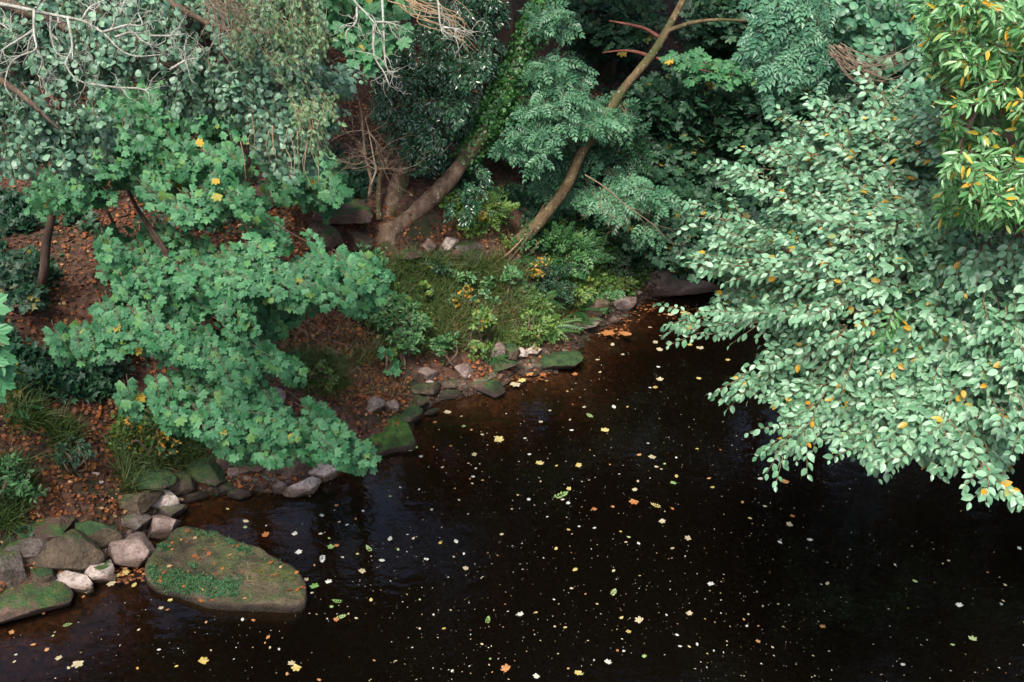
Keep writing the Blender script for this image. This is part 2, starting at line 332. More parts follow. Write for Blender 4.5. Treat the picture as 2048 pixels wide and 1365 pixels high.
T_SYC = star_leaf(.3, [(0, .70), (8, .58), (15, .60), (25, .43), (38, .58), (48, .70), (58, .60), (66, .58), (78, .42), (95, .50), (110, .54), (126, .42), (158, .28)], .18, .018)
T_ROUND = star_leaf(.5, [(0, .46), (30, .50), (65, .42), (100, .36), (140, .40), (180, .5)], bend=.35, ribs=0)
T_OVAL = rows_leaf([(.15, .2), (.42, .31), (.72, .23), (.9, .09)], .14, .2)
T_LANCE = rows_leaf([(.2, .10), (.5, .16), (.8, .10)], .2, .25)
T_HOLLY = rows_leaf([(.3, .2), (.65, .19)], .2, .15)
T_RH = (np.array([(0, 0, 0), (.45, .26, .06), (1, 0, -.12), (.45, -.26, .06)], float), np.array([(0, 2, 1), (0, 3, 2)]))
T_IVY = star_leaf(.3, [(0, .7), (30, .35), (60, .52), (95, .34), (140, .42)], bend=.2, ribs=.02)
def pinnate(n, ln, w, droop, back=.35):
    V = []; F = []
    def lf(x, ang, l):
        b = len(V); c, s = math.cos(ang), math.sin(ang); z = -droop*x*x
        for px_, py_, pz_ in ((0, 0, 0), (.45*l, w*l, .02), (l, 0, -.25*l), (.45*l, -w*l, .02)):
            V.append((x+px_*c-py_*s, px_*s+py_*c, z+pz_))
        F.extend([(b, b+2, b+1), (b, b+3, b+2)])
    for i in range(n):
        t = i/(n-1); x = .2+.68*t; l = ln*(1-.35*abs(t-.45)*2*.8)
        lf(x, math.radians(58-12*t), l); lf(x, -math.radians(58-12*t), l)
    lf(.86, 0, ln)
    b = len(V); V.extend([(0, .006, 0), (0, -.006, 0), (.5, -.006, -droop*.25), (.5, .006, -droop*.25), (.95, 0, -droop*.9)]); F.extend([(b, b+1, b+2), (b, b+2, b+3), (b+3, b+2, b+4)])
    return np.array(V, float), np.array(F)
T_ASH = pinnate(4, .42, .27, .25)
T_FERN = pinnate(11, .24, .16, .45)
T_BLADE = (np.array([(0, .022, 0), (0, -.022, 0), (.4, .02, .0), (.4, -.02, 0), (.75, .013, -.1), (.75, -.013, -.1), (1, 0, -.28)], float),
           np.array([(0, 1, 3), (0, 3, 2), (2, 3, 5), (2, 5, 4), (4, 5, 6)]))

def leaf_arrays(tm, P, D, Nn, S, rnd=None, curl=None):
    V, F = tm; n = len(P)
    x = nrm(D); y = nrm(np.cross(Nn, x)); z = np.cross(x, y)
    tv = np.broadcast_to(V, (n,)+V.shape).copy()
    if curl is not None:
        tv[..., 2] -= curl[:, None]*V[:, 0]**2
    w = P[:, None]+S[:, None, None]*(tv[..., 0:1]*x[:, None]+tv[..., 1:2]*y[:, None]+tv[..., 2:3]*z[:, None])
    f = F[None]+(np.arange(n)*len(V))[:, None, None]
    rnd = R.random(n) if rnd is None else rnd
    return w.reshape(-1, 3), f.reshape(-1, 3), np.repeat(rnd, len(V))
def leaves(name, tm, P, D, Nn, S, mat, parent=None, rnd=None, curl=.1, **kw):
    w, f, r = leaf_arrays(tm, P, D, Nn, S, rnd, R.normal(0, curl, len(P)))
    return mesh(name, w, f, mat, parent, attrs={'rnd': r}, **kw)

# ------------------------------------------------------------------ sprays: leafy twigs
def rv(n, s=1.): return R.normal(0, s, (n, 3))
UP = np.array([0, 0, 1.])
def spray_leaves(P0, D, L, k, size, droop=.35, ang=55, face=(0, -.55, .8), jit=.28, petiole=.25, gn=0.):
    """k leaves per twig; returns leaf arrays and twig axes"""
    n = len(P0); D = nrm(D); fn = nrm(np.array(face, float)); t = (np.arange(k)+.6)/k
    t = np.clip(t[None]+R.normal(0, .25/k, (n, k)), .03, 1)
    ax = P0[:, None]+D[:, None]*(L[:, None]*t)[..., None]-UP*(droop*L[:, None]*t*t)[..., None]
    tg = nrm(D[:, None]-UP*(2*droop*t)[..., None])
    if np.ndim(gn): gn = gn[:, None]
    Nn = nrm(fn+gn+rv(n, jit*.6)[:, None]+R.normal(0, jit, (n, k, 3)))
    sd = nrm(np.cross(Nn, tg)); sg = np.where(np.arange(k) % 2 == 0, 1, -1)[None, :, None]
    a = math.radians(ang)*(1-.55*t)[..., None]*R.uniform(.7, 1.25, (n, k, 1))
    ld = nrm(tg*np.cos(a)+sd*sg*np.sin(a)-UP*.12+R.normal(0, .15, (n, k, 3)))
    s = size*R.uniform(.62, 1.15, (n, k))*(1-.25*(t > .9))
    P = ax+ld*(petiole*s)[..., None]
    return P.reshape(-1, 3), ld.reshape(-1, 3), Nn.reshape(-1, 3), s.ravel(), (P0, D, L, droop)
def twigs(axes, r0=.004, seg=4):
    P0, D, L, droop = axes; n = len(P0); t = np.linspace(0, 1, seg+1)
    C = P0[:, None]+D[:, None]*(L[:, None]*t)[..., None]-UP*(droop*L[:, None]*t*t)[..., None]
    a = nrm(np.cross(D, UP)+1e-4); b = np.cross(D, a); rr = r0*(1-.75*t)
    V = np.stack([C+(math.cos(q)*a[:, None]+math.sin(q)*b[:, None])*rr[None, :, None] for q in (0, 2.09, 4.19)], 2)
    F = []
    for i in range(seg):
        for q in range(3):
            q2 = (q+1) % 3; F.append((3*i+q, 3*i+q2, 3*i+3+q2, 3*i+3+q))
    F = np.array(F)[None]+(np.arange(n)*3*(seg+1))[:, None, None]
    return V.reshape(-1, 3), F.reshape(-1, 4)

def catmull(P, per=6):
    P = np.asarray(P, float); Q = np.vstack([2*P[0]-P[1], P, 2*P[-1]-P[-2]]); out = []
    for i in range(1, len(Q)-2):
        for t in np.arange(per)/per:
            a, b, c, d = Q[i-1:i+3]
            out.append(.5*(2*b+(c-a)*t+(2*a-5*b+4*c-d)*t*t+(3*b-a-3*c+d)*t**3))
    out.append(P[-1]); return np.array(out)
def tube_arr(P, r, sides=8, per=5, rough=.0, base=0):
    P = np.asarray(P, float); r = np.asarray(r, float)
    C = catmull(np.column_stack([P, r]), per); rr = np.maximum(C[:, 3], .0008); C = C[:, :3]; n = len(C)
    T = nrm(np.gradient(C, axis=0)); a = np.cross(T[0], UP)
    if np.linalg.norm(a) < .1: a = np.cross(T[0], XR)
    A = []
    for i in range(n):
        a = a-T[i]*(a@T[i]); a = a/np.linalg.norm(a); A.append(a)
    A = np.array(A); B = np.cross(T, A); q = np.arange(sides)/sides*2*PI
    dirs = np.cos(q)[None, :, None]*A[:, None]+np.sin(q)[None, :, None]*B[:, None]
    V = C[:, None]+dirs*rr[:, None, None]
    if rough > 0: V = V+dirs*(rr[:, None]*rough*fbm(V*np.array([6, 6, 2.5]), 3))[..., None]
    V = V.reshape(-1, 3); F = []
    for i in range(n-1):
        for k in range(sides):
            k2 = (k+1) % sides; F.append((i*sides+k, i*sides+k2, (i+1)*sides+k2, (i+1)*sides+k))
    V = np.vstack([V, C[0], C[-1]]); e0, e1 = len(V)-2, len(V)-1
    for k in range(sides):
        k2 = (k+1) % sides; F.append((e0, k2, k, k)); F.append((e1, (n-1)*sides+k, (n-1)*sides+k2, (n-1)*sides+k2))
    return V, np.array(F)
def merge(parts):
    Vs = []; Fs = []; b = 0
    for V, F in parts: Vs.append(V); Fs.append(np.asarray(F)+b); b += len(V)
    return np.vstack(Vs), np.vstack(Fs)
def quads_to_tris(F):
    F = np.asarray(F); a = F[:, [0, 1, 2]]; b = F[:, [0, 2, 3]]; b = b[(b[:, 1] != b[:, 2])]
    return np.vstack([a, b])
def tubes(name, lst, mat, parent=None, rough=0., sides=6, per=4):
    V, F = merge([tube_arr(P, r, sides, per, rough) for P, r in lst]); 
    return mesh(name, V, quads_to_tris(F), mat, parent, smooth=True)
def PXL(pts, z):            # photo points with one or many distances -> world line
    pts = np.array(pts, float); z = np.broadcast_to(np.asarray(z, float), (len(pts),)) if np.ndim(z) == 0 else np.array(z, float)
    if pts.shape[1] == 3: z = pts[:, 2]
    return W(pts[:, 0], pts[:, 1], z)
def crooked(p, d, L, n=6, j=.35, sag=0.):
    out = [np.array(p, float)]; d = np.array(d, float); d /= np.linalg.norm(d)
    for i in range(n):
        d = d+R.normal(0, j, 3)-UP*sag; d /= np.linalg.norm(d); out.append(out[-1]+d*L/n)
    return np.array(out)
def twiggy(base_lines, n_child, L, r, j=.35, levels=2, plane=None):
    """bare crooked twigs growing off given lines"""
    res = [(P, rr) for P, rr in base_lines]; cur = list(res)
    for lv in range(levels):
        nxt = []
        for P, rr in cur:
            for _ in range(n_child if lv == 0 else max(2, n_child-2)):
                i = R.integers(1, len(P)); p = P[i]; tg = P[i]-P[i-1]; tg = tg/np.linalg.norm(tg)
                d = tg*.6+R.normal(0, .7, 3)
                if plane is not None: d = d-plane*(d@plane)*.7
                l = L*R.uniform(.5, 1.2)*(.5**lv); q = crooked(p, d, l, 5, j)
                nxt.append((q, np.linspace(rr[min(i, len(rr)-1)]*.55, r*.4, len(q))))
        res += nxt; cur = nxt
    return res

def sample_poly(poly, n, clump=0, sig=28):
    poly = np.array(poly, float); lo = poly.min(0); hi = poly.max(0); out = np.zeros((0, 2))
    if clump:
        C = sample_poly(poly, max(3, n//clump)); 
        while len(out) < n:
            p = C[R.integers(0, len(C), n)]+R.normal(0, 1, (n, 2))*sig*np.array([1, .6]); p = p[in_poly(p[:, 0], p[:, 1], poly)]; out = np.vstack([out, p])
        return out[:n]
    while len(out) < n:
        p = R.uniform(lo, hi, (n*2, 2)); p = p[in_poly(p[:, 0], p[:, 1], poly)]; out = np.vstack([out, p])
    return out[:n]
def foliage(tm, poly, n, depth, thick, centre, L, k, size, clump=6, sig=28, flat=.5, droop=.35, spread=.45, slant=25, keep=None, **kw):
    """sprays filling a crown of real depth: poly outlines where it stands, depth(u,v) its front, thick its thickness"""
    m = max(4, n//max(clump, 1)); cuv = sample_poly(poly, m); pa = np.array(poly, float)
    # boughs: every clump is a flattened tier of twigs with its own depth, tilt and direction
    g = R.integers(0, m, n*3); sl = math.radians(slant)+R.normal(0, .35, m)
    a = R.normal(0, sig*1.5, n*3); b = R.normal(0, sig*.4, n*3)
    uv = cuv[g]+np.stack([a*np.cos(sl[g])-b*np.sin(sl[g]), a*np.sin(sl[g])+b*np.cos(sl[g])], -1)
    ok = np.where(in_poly(uv[:, 0], uv[:, 1], pa))[0][:n]; uv = uv[ok]; g = g[ok]; n = len(ok); u, v = uv.T
    cz = R.random(m)**1.2
    z = depth(u, v)+thick*np.clip(cz[g]+R.normal(0, .07, n), 0, 1.2)
    P = W(u, v, z); C = W(*centre)
    D = nrm(P-C); D[:, 2] *= flat; D = nrm(nrm(D)+rv(m, spread*.7)[g]+rv(n, spread*.6)); Ls = L*R.uniform(.5, 1.25, n)
    if keep is not None:        # twigs do not reach past the crown's outline
        T = P+D*Ls[:, None]*.45-UP*(droop*Ls*.7)[:, None]-CAM; zz = T@FW; tu = 1024+T[:, 0]/zz*FPX; tv = 682.5-(T@UPV)/zz*FPX
        ok = np.zeros(n, bool)
        for kp in keep: ok |= in_poly(tu, tv, kp)
        P, D, Ls, g = P[ok], D[ok], Ls[ok], g[ok]
    return spray_leaves(P-D*Ls[:, None]*.6, D, Ls, k, size, droop, gn=rv(m, .24)[g], **kw)
def cat(parts):
    return [np.concatenate([p[i] for p in parts]) for i in range(4)]
def cattwigs(parts, r0=.004):
    return merge([twigs(p[4], r0) for p in parts])

# ================================================================== TREES
ROOT = lambda x, y: np.array([x, y, float(gz(np.array([x]), np.array([y]))[0])])
def crown_parts(parent, parts, tm, mat, twigmat, r0=.004, name='crown', curl=.12):
    P, D, Nn, S = cat(parts); cr = leaves(name, tm, P, D, Nn, S, mat, parent, curl=curl)
    V, F = cattwigs(parts, r0); mesh('twigs', V, F, twigmat, cr)
def high_crown(parent, c, rad, n, mat, size=.15):
    """crown above the picture: leaf clusters through an ellipsoid on limbs"""
    c = np.array(c, float); rad = np.array(rad, float)
    d = nrm(rv(n)); rr = R.random(n)**.45; P0 = c+d*rad*rr[:, None]
    P0 += rad*.25*np.stack([vnoise(P0*.6), vnoise(P0*.6+9), vnoise(P0*.6+23)], -1)
    a = spray_leaves(P0, nrm(d+rv(n, .5)), R.uniform(.3, .6, n), 6, size, .3, face=(0, -.2, .9), jit=.4)
    leaves('crown', T_RH, *a[:4], mat, parent)
    ls = []
    b = np.array(ORG[parent.name])
    for q in range(9):
        e = c+nrm(rv(1))[0]*rad*.8; s = c-np.array([0, 0, rad[2]*.8]); m = (s+e)/2+R.normal(0, .3, 3)
        ls.append((np.array([s, m, e]), [.07, .05, .015]))
    return ls

# --- sycamore on the left bank -------------------------------------------------
dS = lambda u, v: 9.3-(v-200)/700*1.0-(u-400)/400*.15
base = hit([75], [603])[0]
syc = thing('sycamore_tree', 'sycamore with broad lobed green leaves arching from the left bank over the water stones', 'tree', base)
tb = 9.9
stem = [base-UP*.1, base] + [p for p in PXL([(88, 545), (92, 490), (103, 435), (110, 390), (118, 330), (150, 200), (190, 60), (220, -150)], [10.7, 10.6, 10.5, 10.4, 10.2, 9.9, 9.6, 9.3])]
mesh('trunk', *(lambda a: (a[0], quads_to_tris(a[1])))(tube_arr(stem, [.08, .06, .05, .046, .044, .042, .04, .04, .035, .03], 10, 5, .12)), M['darkbark'], syc, smooth=True)
br = [PXL([(160, 160, 9.8), (260, 230, 9.4), (380, 330, 9.1), (500, 420, 8.9), (640, 500, 8.8)], 0),
      PXL([(150, 220, 9.9), (230, 400, 9.5), (330, 560, 9.1), (440, 690, 8.8), (560, 800, 8.5), (700, 890, 8.4)], 0),
      PXL([(120, 330, 10.1), (180, 430, 9.7), (220, 560, 9.3), (200, 660, 9.2)], 0),
      PXL([(190, 60, 9.6), (330, 160, 9.4), (480, 240, 9.2), (600, 300, 9.1)], 0),
      PXL([(230, 400, 9.5), (300, 520, 9.2), (280, 680, 8.9), (300, 780, 8.7)], 0)]
for b in br: tubes('branch', [(b+FW*.55, np.linspace(.022, .004, len(b)))], M['darkbark'], syc, per=5)
polyA = [(130, 190), (330, 150), (520, 200), (640, 260), (650, 320), (560, 340), (540, 420), (500, 450), (420, 400), (380, 440), (300, 380), (190, 360), (130, 340), (110, 260)]
polyA2 = [(50, 385), (80, 350), (150, 350), (260, 380), (330, 420), (300, 450), (210, 400), (130, 410), (75, 440), (45, 420)]
polyB = [(190, 470), (250, 440), (420, 480), (540, 435), (600, 425), (672, 468), (692, 520), (742, 500), (745, 545), (700, 600), (640, 592), (570, 640), (520, 665), (480, 690), (430, 620), (330, 600), (240, 580), (185, 530)]
polyB2 = [(85, 690), (110, 650), (180, 615), (240, 600), (330, 640), (440, 650), (520, 690), (590, 715), (600, 755), (560, 772), (500, 750), (430, 725), (330, 735), (290, 700), (230, 725), (160, 715), (100, 715)]
polyB3 = [(660, 560), (730, 520), (770, 540), (750, 610), (720, 640), (690, 620)]
polyC = [(245, 745), (330, 735), (460, 712), (510, 760), (560, 790), (640, 815), (660, 840), (735, 880), (752, 905), (690, 937), (640, 900), (560, 915), (470, 905), (400, 860), (300, 830), (255, 842), (238, 800)]
def grow(p, f=1.06, d=8):
    p = np.array(p, float); c = p.mean(0); q = p-c; return c+q*f+nrm(q)*d
sp = []
for poly, n, c in ((polyA, 640, (150, 0, 9.6)), (polyA2, 80, (160, 250, 10)), (polyB, 560, (150, 250, 9.5)), (polyB2, 230, (100, 350, 9.3)), (polyB3, 60, (600, 400, 9.)), (polyC, 470, (200, 500, 8.9))):
    sp.append(foliage(T_SYC, poly, n, dS, 1.1, c, .2, 7, .086, clump=14, sig=25, flat=.6, spread=.3, droop=.3, petiole=.5, jit=.26, slant=22, keep=[grow(poly, 1.08, 24)], face=(.1, -.75, .75)))
crown_parts(syc, sp, T_SYC, M['sycamore'], M['twig'], .004)
tubes('limbs', high_crown(syc, (-4.3, 11.8, 7.3), (3.2, 2.3, 1.6), 2600, M['canopy']), M['darkbark'], syc)  # unseen upper crown added to shade the left bank
# near twig of the same kind at the left edge
s2b = ROOT(-8.6, 2.5)
syc2 = thing('sycamore_tree', 'sycamore whose pale lobed leaf sprig pokes in at the left edge', 'tree', s2b)
tubes('trunk', [(np.array([s2b-UP*.2, s2b+[.1, .1, 2], s2b+[.3, .3, 5], s2b+[.3, .5, 9]]), [.2, .17, .14, .06])], M['bark'], syc2, .1, 10)
tubes('branch', [(np.array([s2b+[.3, .3, 4.5], W(-420, 620, 4.3), W(-150, 660, 4.2), W(10, 690, 4.1)]), [.05, .03, .015, .004])], M['twig'], syc2)
P0 = W(np.array([-180., -128, -105, -145, -92, -72]), np.array([640., 670, 720, 760, 640, 700]), np.full(6, 4.15))
a = spray_leaves(P0, np.array([[1, .1, .1], [1, 0, -.2], [1, 0, -.3], [1, 0, -.1], [.8, 0, .1], [.3, -.1, -.2]]), np.array([.2, .18, .14, .2, .09, .06]), 5, .13, .3, petiole=.4, face=(.1, -.75, .75), jit=.2)
crown_parts(syc2, [a], T_SYC, M['sycamore'], M['twig'])
hc = spray_leaves(s2b+[.3, .5, 7.5]+rv(300)*[1.2, 1.2, .8], rv(300), np.full(300, .5), 6, .14)
leaves('crown', T_SYC, *hc[:4], M['sycamore'], syc2)

# --- sycamore behind, top middle-left
b3 = hit([640], [330])[0]
syc3 = thing('sycamore_tree', 'farther sycamore at the top, its lobed leaves hanging behind the bare white twigs', 'tree', b3)
tubes('trunk', [(np.array([b3-UP*.2, b3+[.1, 0, 1], b3+[.2, 0, 3], b3+[.4, 0, 6], b3+[.3, 0, 9]]), [.14, .12, .11, .09, .05])], M['darkbark'], syc3, .12, 10)
sp = [foliage(T_SYC, [(560, -60), (840, -60), (840, 40), (760, 60), (790, 100), (700, 110), (690, 60), (600, 40)], 150, lambda u, v: 10.5+0*u, 1.2, (640, -300, 11.5), .4, 6, .14, clump=5, petiole=.5, face=(0, -.7, .75)),
      foliage(T_SYC, [(560, 300), (640, 310), (680, 360), (660, 420), (560, 380)], 40, lambda u, v: 11.5+0*u, .8, (560, 200, 12.5), .35, 6, .13, clump=5, petiole=.5)]
crown_parts(syc3, sp, T_SYC, M['sycamore'], M['twig'])

# --- alder, upper left foreground ---------------------------------------------
ab = ROOT(-7.6, 3.6)
ald = thing('alder_tree', 'alder with round grey-green leaves and bare lichened twigs overhanging the top left corner', 'tree', ab)
tubes('trunk', [(np.array([ab-UP*.2, ab+[.2, .1, 2], ab+[.5, .3, 4.5], ab+[.7, .5, 7], ab+[.9, .6, 10]]), [.19, .16, .14, .11, .05])], M['bark'], ald, .12, 10)
a0 = ab+np.array([.6, .4, 5.5])
dA = lambda u, v: 5.0+(u/700)*.5-(v/400)*.25
for pts in ([(-250, -40, 5.0), (40, 20, 5.1), (260, 110, 5.3), (480, 160, 5.5), (650, 200, 5.7)], [(-250, 30, 4.9), (0, 160, 4.9), (120, 260, 4.9)], [(-200, -120, 5.2), (200, -60, 5.4), (450, 60, 5.6), (640, 60, 5.8)]):
    b = np.vstack([[a0], PXL(pts, 0)]); tubes('branch', [(b, np.linspace(.05, .005, len(b)))], M['twig'], ald, per=5)
pA = [([(-60, -40), (640, -40), (650, 60), (560, 120), (450, 150), (360, 170), (240, 165), (130, 175), (60, 130), (-60, 170)], 900, (200, -500, 5.5)),
      ([(-60, 170), (60, 150), (90, 230), (250, 200), (270, 285), (190, 290), (150, 330), (80, 300), (20, 345), (-60, 350)], 340, (0, -200, 5.3)),
      ([(330, 150), (560, 110), (700, 130), (695, 215), (640, 300), (560, 340), (500, 300), (490, 220), (400, 205), (330, 200)], 520, (400, -100, 5.6))]
sp = [foliage(T_ROUND, p, n, dA, .9, c, .13, 9, .041, clump=12, sig=24, flat=.8, droop=.4, petiole=.35, jit=.55, face=(.1, -.6, .75), ang=65) for p, n, c in pA]
crown_parts(ald, sp, T_ROUND, M['alder'], M['twig'], .0025, curl=.3)
sp = [foliage(T_OVAL, p, n, lambda u, v: 5.1+0*u, .5, (500, -200, 5.6), .16, 8, .032, clump=7, sig=26, jit=.5, droop=.5) for p, n in
      (([(420, -30), (620, -30), (660, 60), (610, 130), (540, 130), (470, 90)], 170), ([(560, 150), (680, 170), (660, 290), (600, 260)], 40))]
crown_parts(ald, sp, T_OVAL, M['alder_small'], M['tan'], .002, name='small_leaves')
hc = spray_leaves(ab+[.9, .8, 8.5]+rv(500)*[1.1, 1., .8], rv(500), np.full(500, .4), 6, .08)
leaves('crown', T_ROUND, *hc[:4], M['alder'], ald)
Z = 4.35
main = [PXL([(-150, -20), (20, 12), (68, 22), (115, 32), (164, 42), (205, 65), (239, 99), (273, 113), (328, 109)], Z),
        PXL([(68, 20), (68, 68), (72, 99), (40, 112), (20, 130), (10, 171), (26, 198)], Z-.05), PXL([(102, 31), (101, 65), (113, 106), (137, 116)], Z+.05),
        PXL([(135, 36), (145, 92), (132, 126), (147, 154), (171, 167)], Z), PXL([(205, 65), (253, 51), (284, 51), (276, 25)], Z-.08),
        PXL([(230, 75), (265, 65), (284, 82), (310, 92), (331, 82)], Z+.08), PXL([(164, 41), (178, 17), (202, 3), (240, -10)], Z), PXL([(68, 60), (40, 78), (5, 100), (-20, 120)], Z),
        PXL([(72, 99), (85, 120), (75, 150)], Z), PXL([(170, 167), (230, 175), (290, 180), (300, 205)], Z+.2), PXL([(340, 140), (370, 122), (400, 116)], Z), PXL([(300, 72), (340, 72), (372, 68)], Z+.3),
        PXL([(-30, 30), (5, 50), (20, 62)], Z), PXL([(240, 30), (250, 0), (262, -20)], Z)]
bl = [(p, np.linspace(.0068 if i else .011, .0022, len(p))) for i, p in enumerate(main)]
tubes('bare_branch', twiggy(bl, 6, .15, .0022, .4, 2, FW), M['lichen'], ald, sides=5, per=3)
# tangle of thin tan twigs
ls = []
for s in range(60):
    u0, v0 = R.uniform(400, 450), R.uniform(-50, 20); q = crooked(W(u0, v0, 4.95+R.uniform(-.15, .25)), [.6, 0, -.55+R.normal(0, .25)], R.uniform(.2, .48), 7, .33); ls.append((q, np.linspace(.0026, .0008, 8)))
tubes('bare_branch', twiggy(ls[:26], 3, .1, .001, .4, 1, FW)+ls[26:], M['twig2'], ald, sides=4, per=2)
ls = []
for s in range(16):
    u0, v0 = R.uniform(480, 640), R.uniform(230, 300)
    ls.append((PXL([(u0, v0), (u0+R.uniform(-12, 12), v0+35), (u0+R.uniform(-15, 25), v0+R.uniform(50, 95))], 5.2), [.003, .002, .001]))
tubes('hanging_twigs', ls, M['tan'], ald, sides=4)
# white lichened dead boughs top centre
Z = 6.2
main = [PXL([(690, -40), (707, 0), (730, 25), (750, 48), (765, 75)], Z), PXL([(748, 50), (748, 110), (768, 145), (779, 172)], Z), PXL([(764, -10), (767, 50), (769, 110), (776, 141), (796, 143)], Z+.05),
        PXL([(714, 15), (712, 45), (694, 62), (692, 80)], Z), PXL([(750, 45), (775, 45), (790, 50)], Z), PXL([(860, -40), (876, 5), (882, 55), (905, 72), (931, 84)], Z+.1), PXL([(885, 55), (910, 58), (940, 66)], Z+.1), PXL([(858, 3), (890, -10)], Z)]
bl = [(p, np.linspace(.009, .0028, len(p))) for p in main]
tubes('bare_branch', twiggy(bl, 5, .2, .0025, .4, 2, FW), M['lichen'], ald, sides=5, per=3)
ls = []
for s in range(15):
    v0 = R.uniform(-40, 30); ls.append((PXL([(R.uniform(770, 850), v0), (840+R.uniform(-20, 20), v0+25), (900+R.uniform(-30, 30), v0+R.uniform(30, 60)), (940+R.uniform(-30, 20), v0+R.uniform(50, 110))], Z+.3), [.005, .004, .003, .0015]))
tubes('bare_branch', ls, M['tan'], ald, sides=4)

# --- ivy-clad leaning tree ------------------------------------------------------
bD = W(772, 478, 12.4); g0 = hit([772], [482])[0]; zt = (g0-CAM)@FW
zt = float(zt)
ivt = thing('leaning_tree', 'thick leaning tree with ivy up its trunk, forking low above the stony ledge', 'tree', g0)
L1 = PXL([(765, 500), (776, 470), (822, 434), (884, 374), (940, 305), (975, 252), (1002, 200), (1030, 140), (1060, 60), (1093, 0), (1130, -90), (1180, -260), (1230, -480)], np.linspace(zt, zt+1.2, 13))
L1[0] = g0-[.05, -.1, .35]
V, F = tube_arr(L1, [.34, .17, .128, .118, .11, .10, .092, .09, .085, .08, .07, .055, .03], 16, 7, .16); itr = mesh('trunk', V, quads_to_tris(F), M['bark'], ivt, smooth=True)
L2 = PXL([(770, 480), (782, 430), (798, 370), (812, 310), (830, 230), (850, 120), (880, 0), (900, -200)], np.linspace(zt+.05, zt+1., 8))
L2[0] = g0-[-.0, -.15, .3]
V, F = tube_arr(L2, [.17, .14, .13, .125, .12, .1, .09, .03], 14, 6, .13); mesh('trunk', V, quads_to_tris(F), M['bark'], ivt, smooth=True)
tubes('branch', [(PXL([(758, 440), (757, 400), (762, 345), (790, 290), (800, 240)], zt), [.045, .035, .032, .028, .015])], M['ashbark'], ivt, .1, 8)
# ivy on the upper trunk
def ivy_on(line, r, n, size, parent, mat, spread=.08, lo=0., hi=1., name='ivy'):
    C = catmull(np.column_stack([line, r]), 12); m = len(C); t = R.uniform(lo, hi, n)*(m-1); i = t.astype(int).clip(0, m-2)
    c = C[i, :3]+(C[i+1, :3]-C[i, :3])*(t-i)[:, None]; tg = nrm(C[i+1, :3]-C[i, :3])
    d = rv(n); d = nrm(d-tg*(d*tg).sum(1)[:, None]); P = c+d*(C[i, 3]+.01+np.abs(R.normal(0, spread, n)))[:, None]
    return leaves(name, T_IVY, P, nrm(-UP*.6+rv(n, .5)), nrm(d+UP*.5+rv(n, .35)), size*R.uniform(.5, 1.2, n), mat, parent)
rr = np.array([.26, .19, .165, .155, .145, .13, .115, .11, .105, .1, .09, .07, .03])
ivy_on(L1, rr, 5600, .058, itr, M['ivylight'], .07, .40, .9)
ivy_on(L1, rr, 500, .05, itr, M['ivylight'], .02, .3, .42)
def trunk_gap(u, v, line, front, behind, w=30):      # leaves pass behind a trunk rather than in front of it
    px = np.interp(v, [q[1] for q in line], [q[0] for q in line]); return np.where(np.abs(u-px) < w, behind, front)
LI = [(1060, 60), (1030, 140), (1002, 200), (975, 252), (935, 303), (880, 365), (826, 425), (778, 470)]
dI = lambda u, v: np.where((v > 400) & (u < 830), zt+.1, trunk_gap(u, v, LI, zt-.35, zt+.35, 60))
pI = [([(745, 140), (800, 70), (900, 10), (950, -40), (1010, -40), (1012, 80), (990, 130), (960, 200), (940, 270), (925, 320), (870, 350), (830, 330), (790, 300), (760, 250)], 1350, (860, -100, zt+1.)),
      ([(800, 330), (880, 330), (940, 310), (985, 330), (960, 400), (940, 440), (900, 450), (850, 410), (820, 380)], 200, (880, 250, zt+1.)),
      ([(830, -40), (1010, -40), (1015, 60), (930, 70), (850, 30)], 170, (900, -100, zt+1.)),
      ([(740, 120), (790, 130), (770, 300), (750, 280)], 50, (800, 100, zt+1.)), ([(715, 415), (760, 410), (800, 440), (760, 470), (770, 500), (735, 490)], 40, (800, 430, zt+.5))]
sp = [foliage(T_HOLLY, p, n, dI, 1.1, c, .18, 9, .076, clump=9, sig=18, flat=.8, droop=.5, jit=.45, petiole=.15, face=(0, -.6, .7), ang=65) for p, n, c in pI]
crown_parts(ivt, sp, T_HOLLY, M['ivy'], M['darkbark'], .005, name='ivy_thicket')
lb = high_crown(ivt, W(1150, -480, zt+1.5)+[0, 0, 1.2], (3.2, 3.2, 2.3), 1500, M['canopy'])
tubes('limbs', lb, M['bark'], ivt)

# --- ash, leaning right ------------------------------------------------------------
g1 = hit([1035], [497])[0]; za = float((g1-CAM)@FW)
ash = thing('ash_tree', 'slim mossy ash leaning right from the bank, feathery leaves round its bare stem', 'tree', g1)
LA = PXL([(1020, 510), (1040, 485), (1084, 438), (1134, 372), (1164, 305), (1210, 240), (1246, 180), (1302, 112), (1333, 62), (1366, 0), (1410, -90), (1450, -250), (1480, -420)], np.linspace(za, za+.6, 13))
LA[0] = g1-[.1, 0, .3]
V, F = tube_arr(LA, [.15, .11, .082, .075, .069, .066, .061, .058, .055, .05, .045, .036, .02], 14, 7, .1); mesh('trunk', V, quads_to_tris(F), M['ashbark'], ash, smooth=True)
zb_ = za+.4
for pts, r in (([(1330, 64), (1355, 55), (1390, 45), (1440, 40), (1520, 42), (1580, 30)], .04), ([(1318, 75), (1290, 58), (1260, 50), (1218, 42)], .035), ([(1296, 112), (1270, 104), (1240, 102), (1205, 106)], .03), ([(1300, 112), (1340, 125), (1400, 140), (1470, 150)], .025)):
    p = PXL(pts, zb_); tubes('branch', [(p, np.linspace(r, r*.3, len(p)))], M['ashbark'] if r > .036 else M['redbark'], ash, .1, 8)
LQ = [(1370, 0), (1333, 62), (1298, 112), (1250, 180), (1205, 240), (1168, 305), (1130, 372), (1088, 432), (1040, 485)]
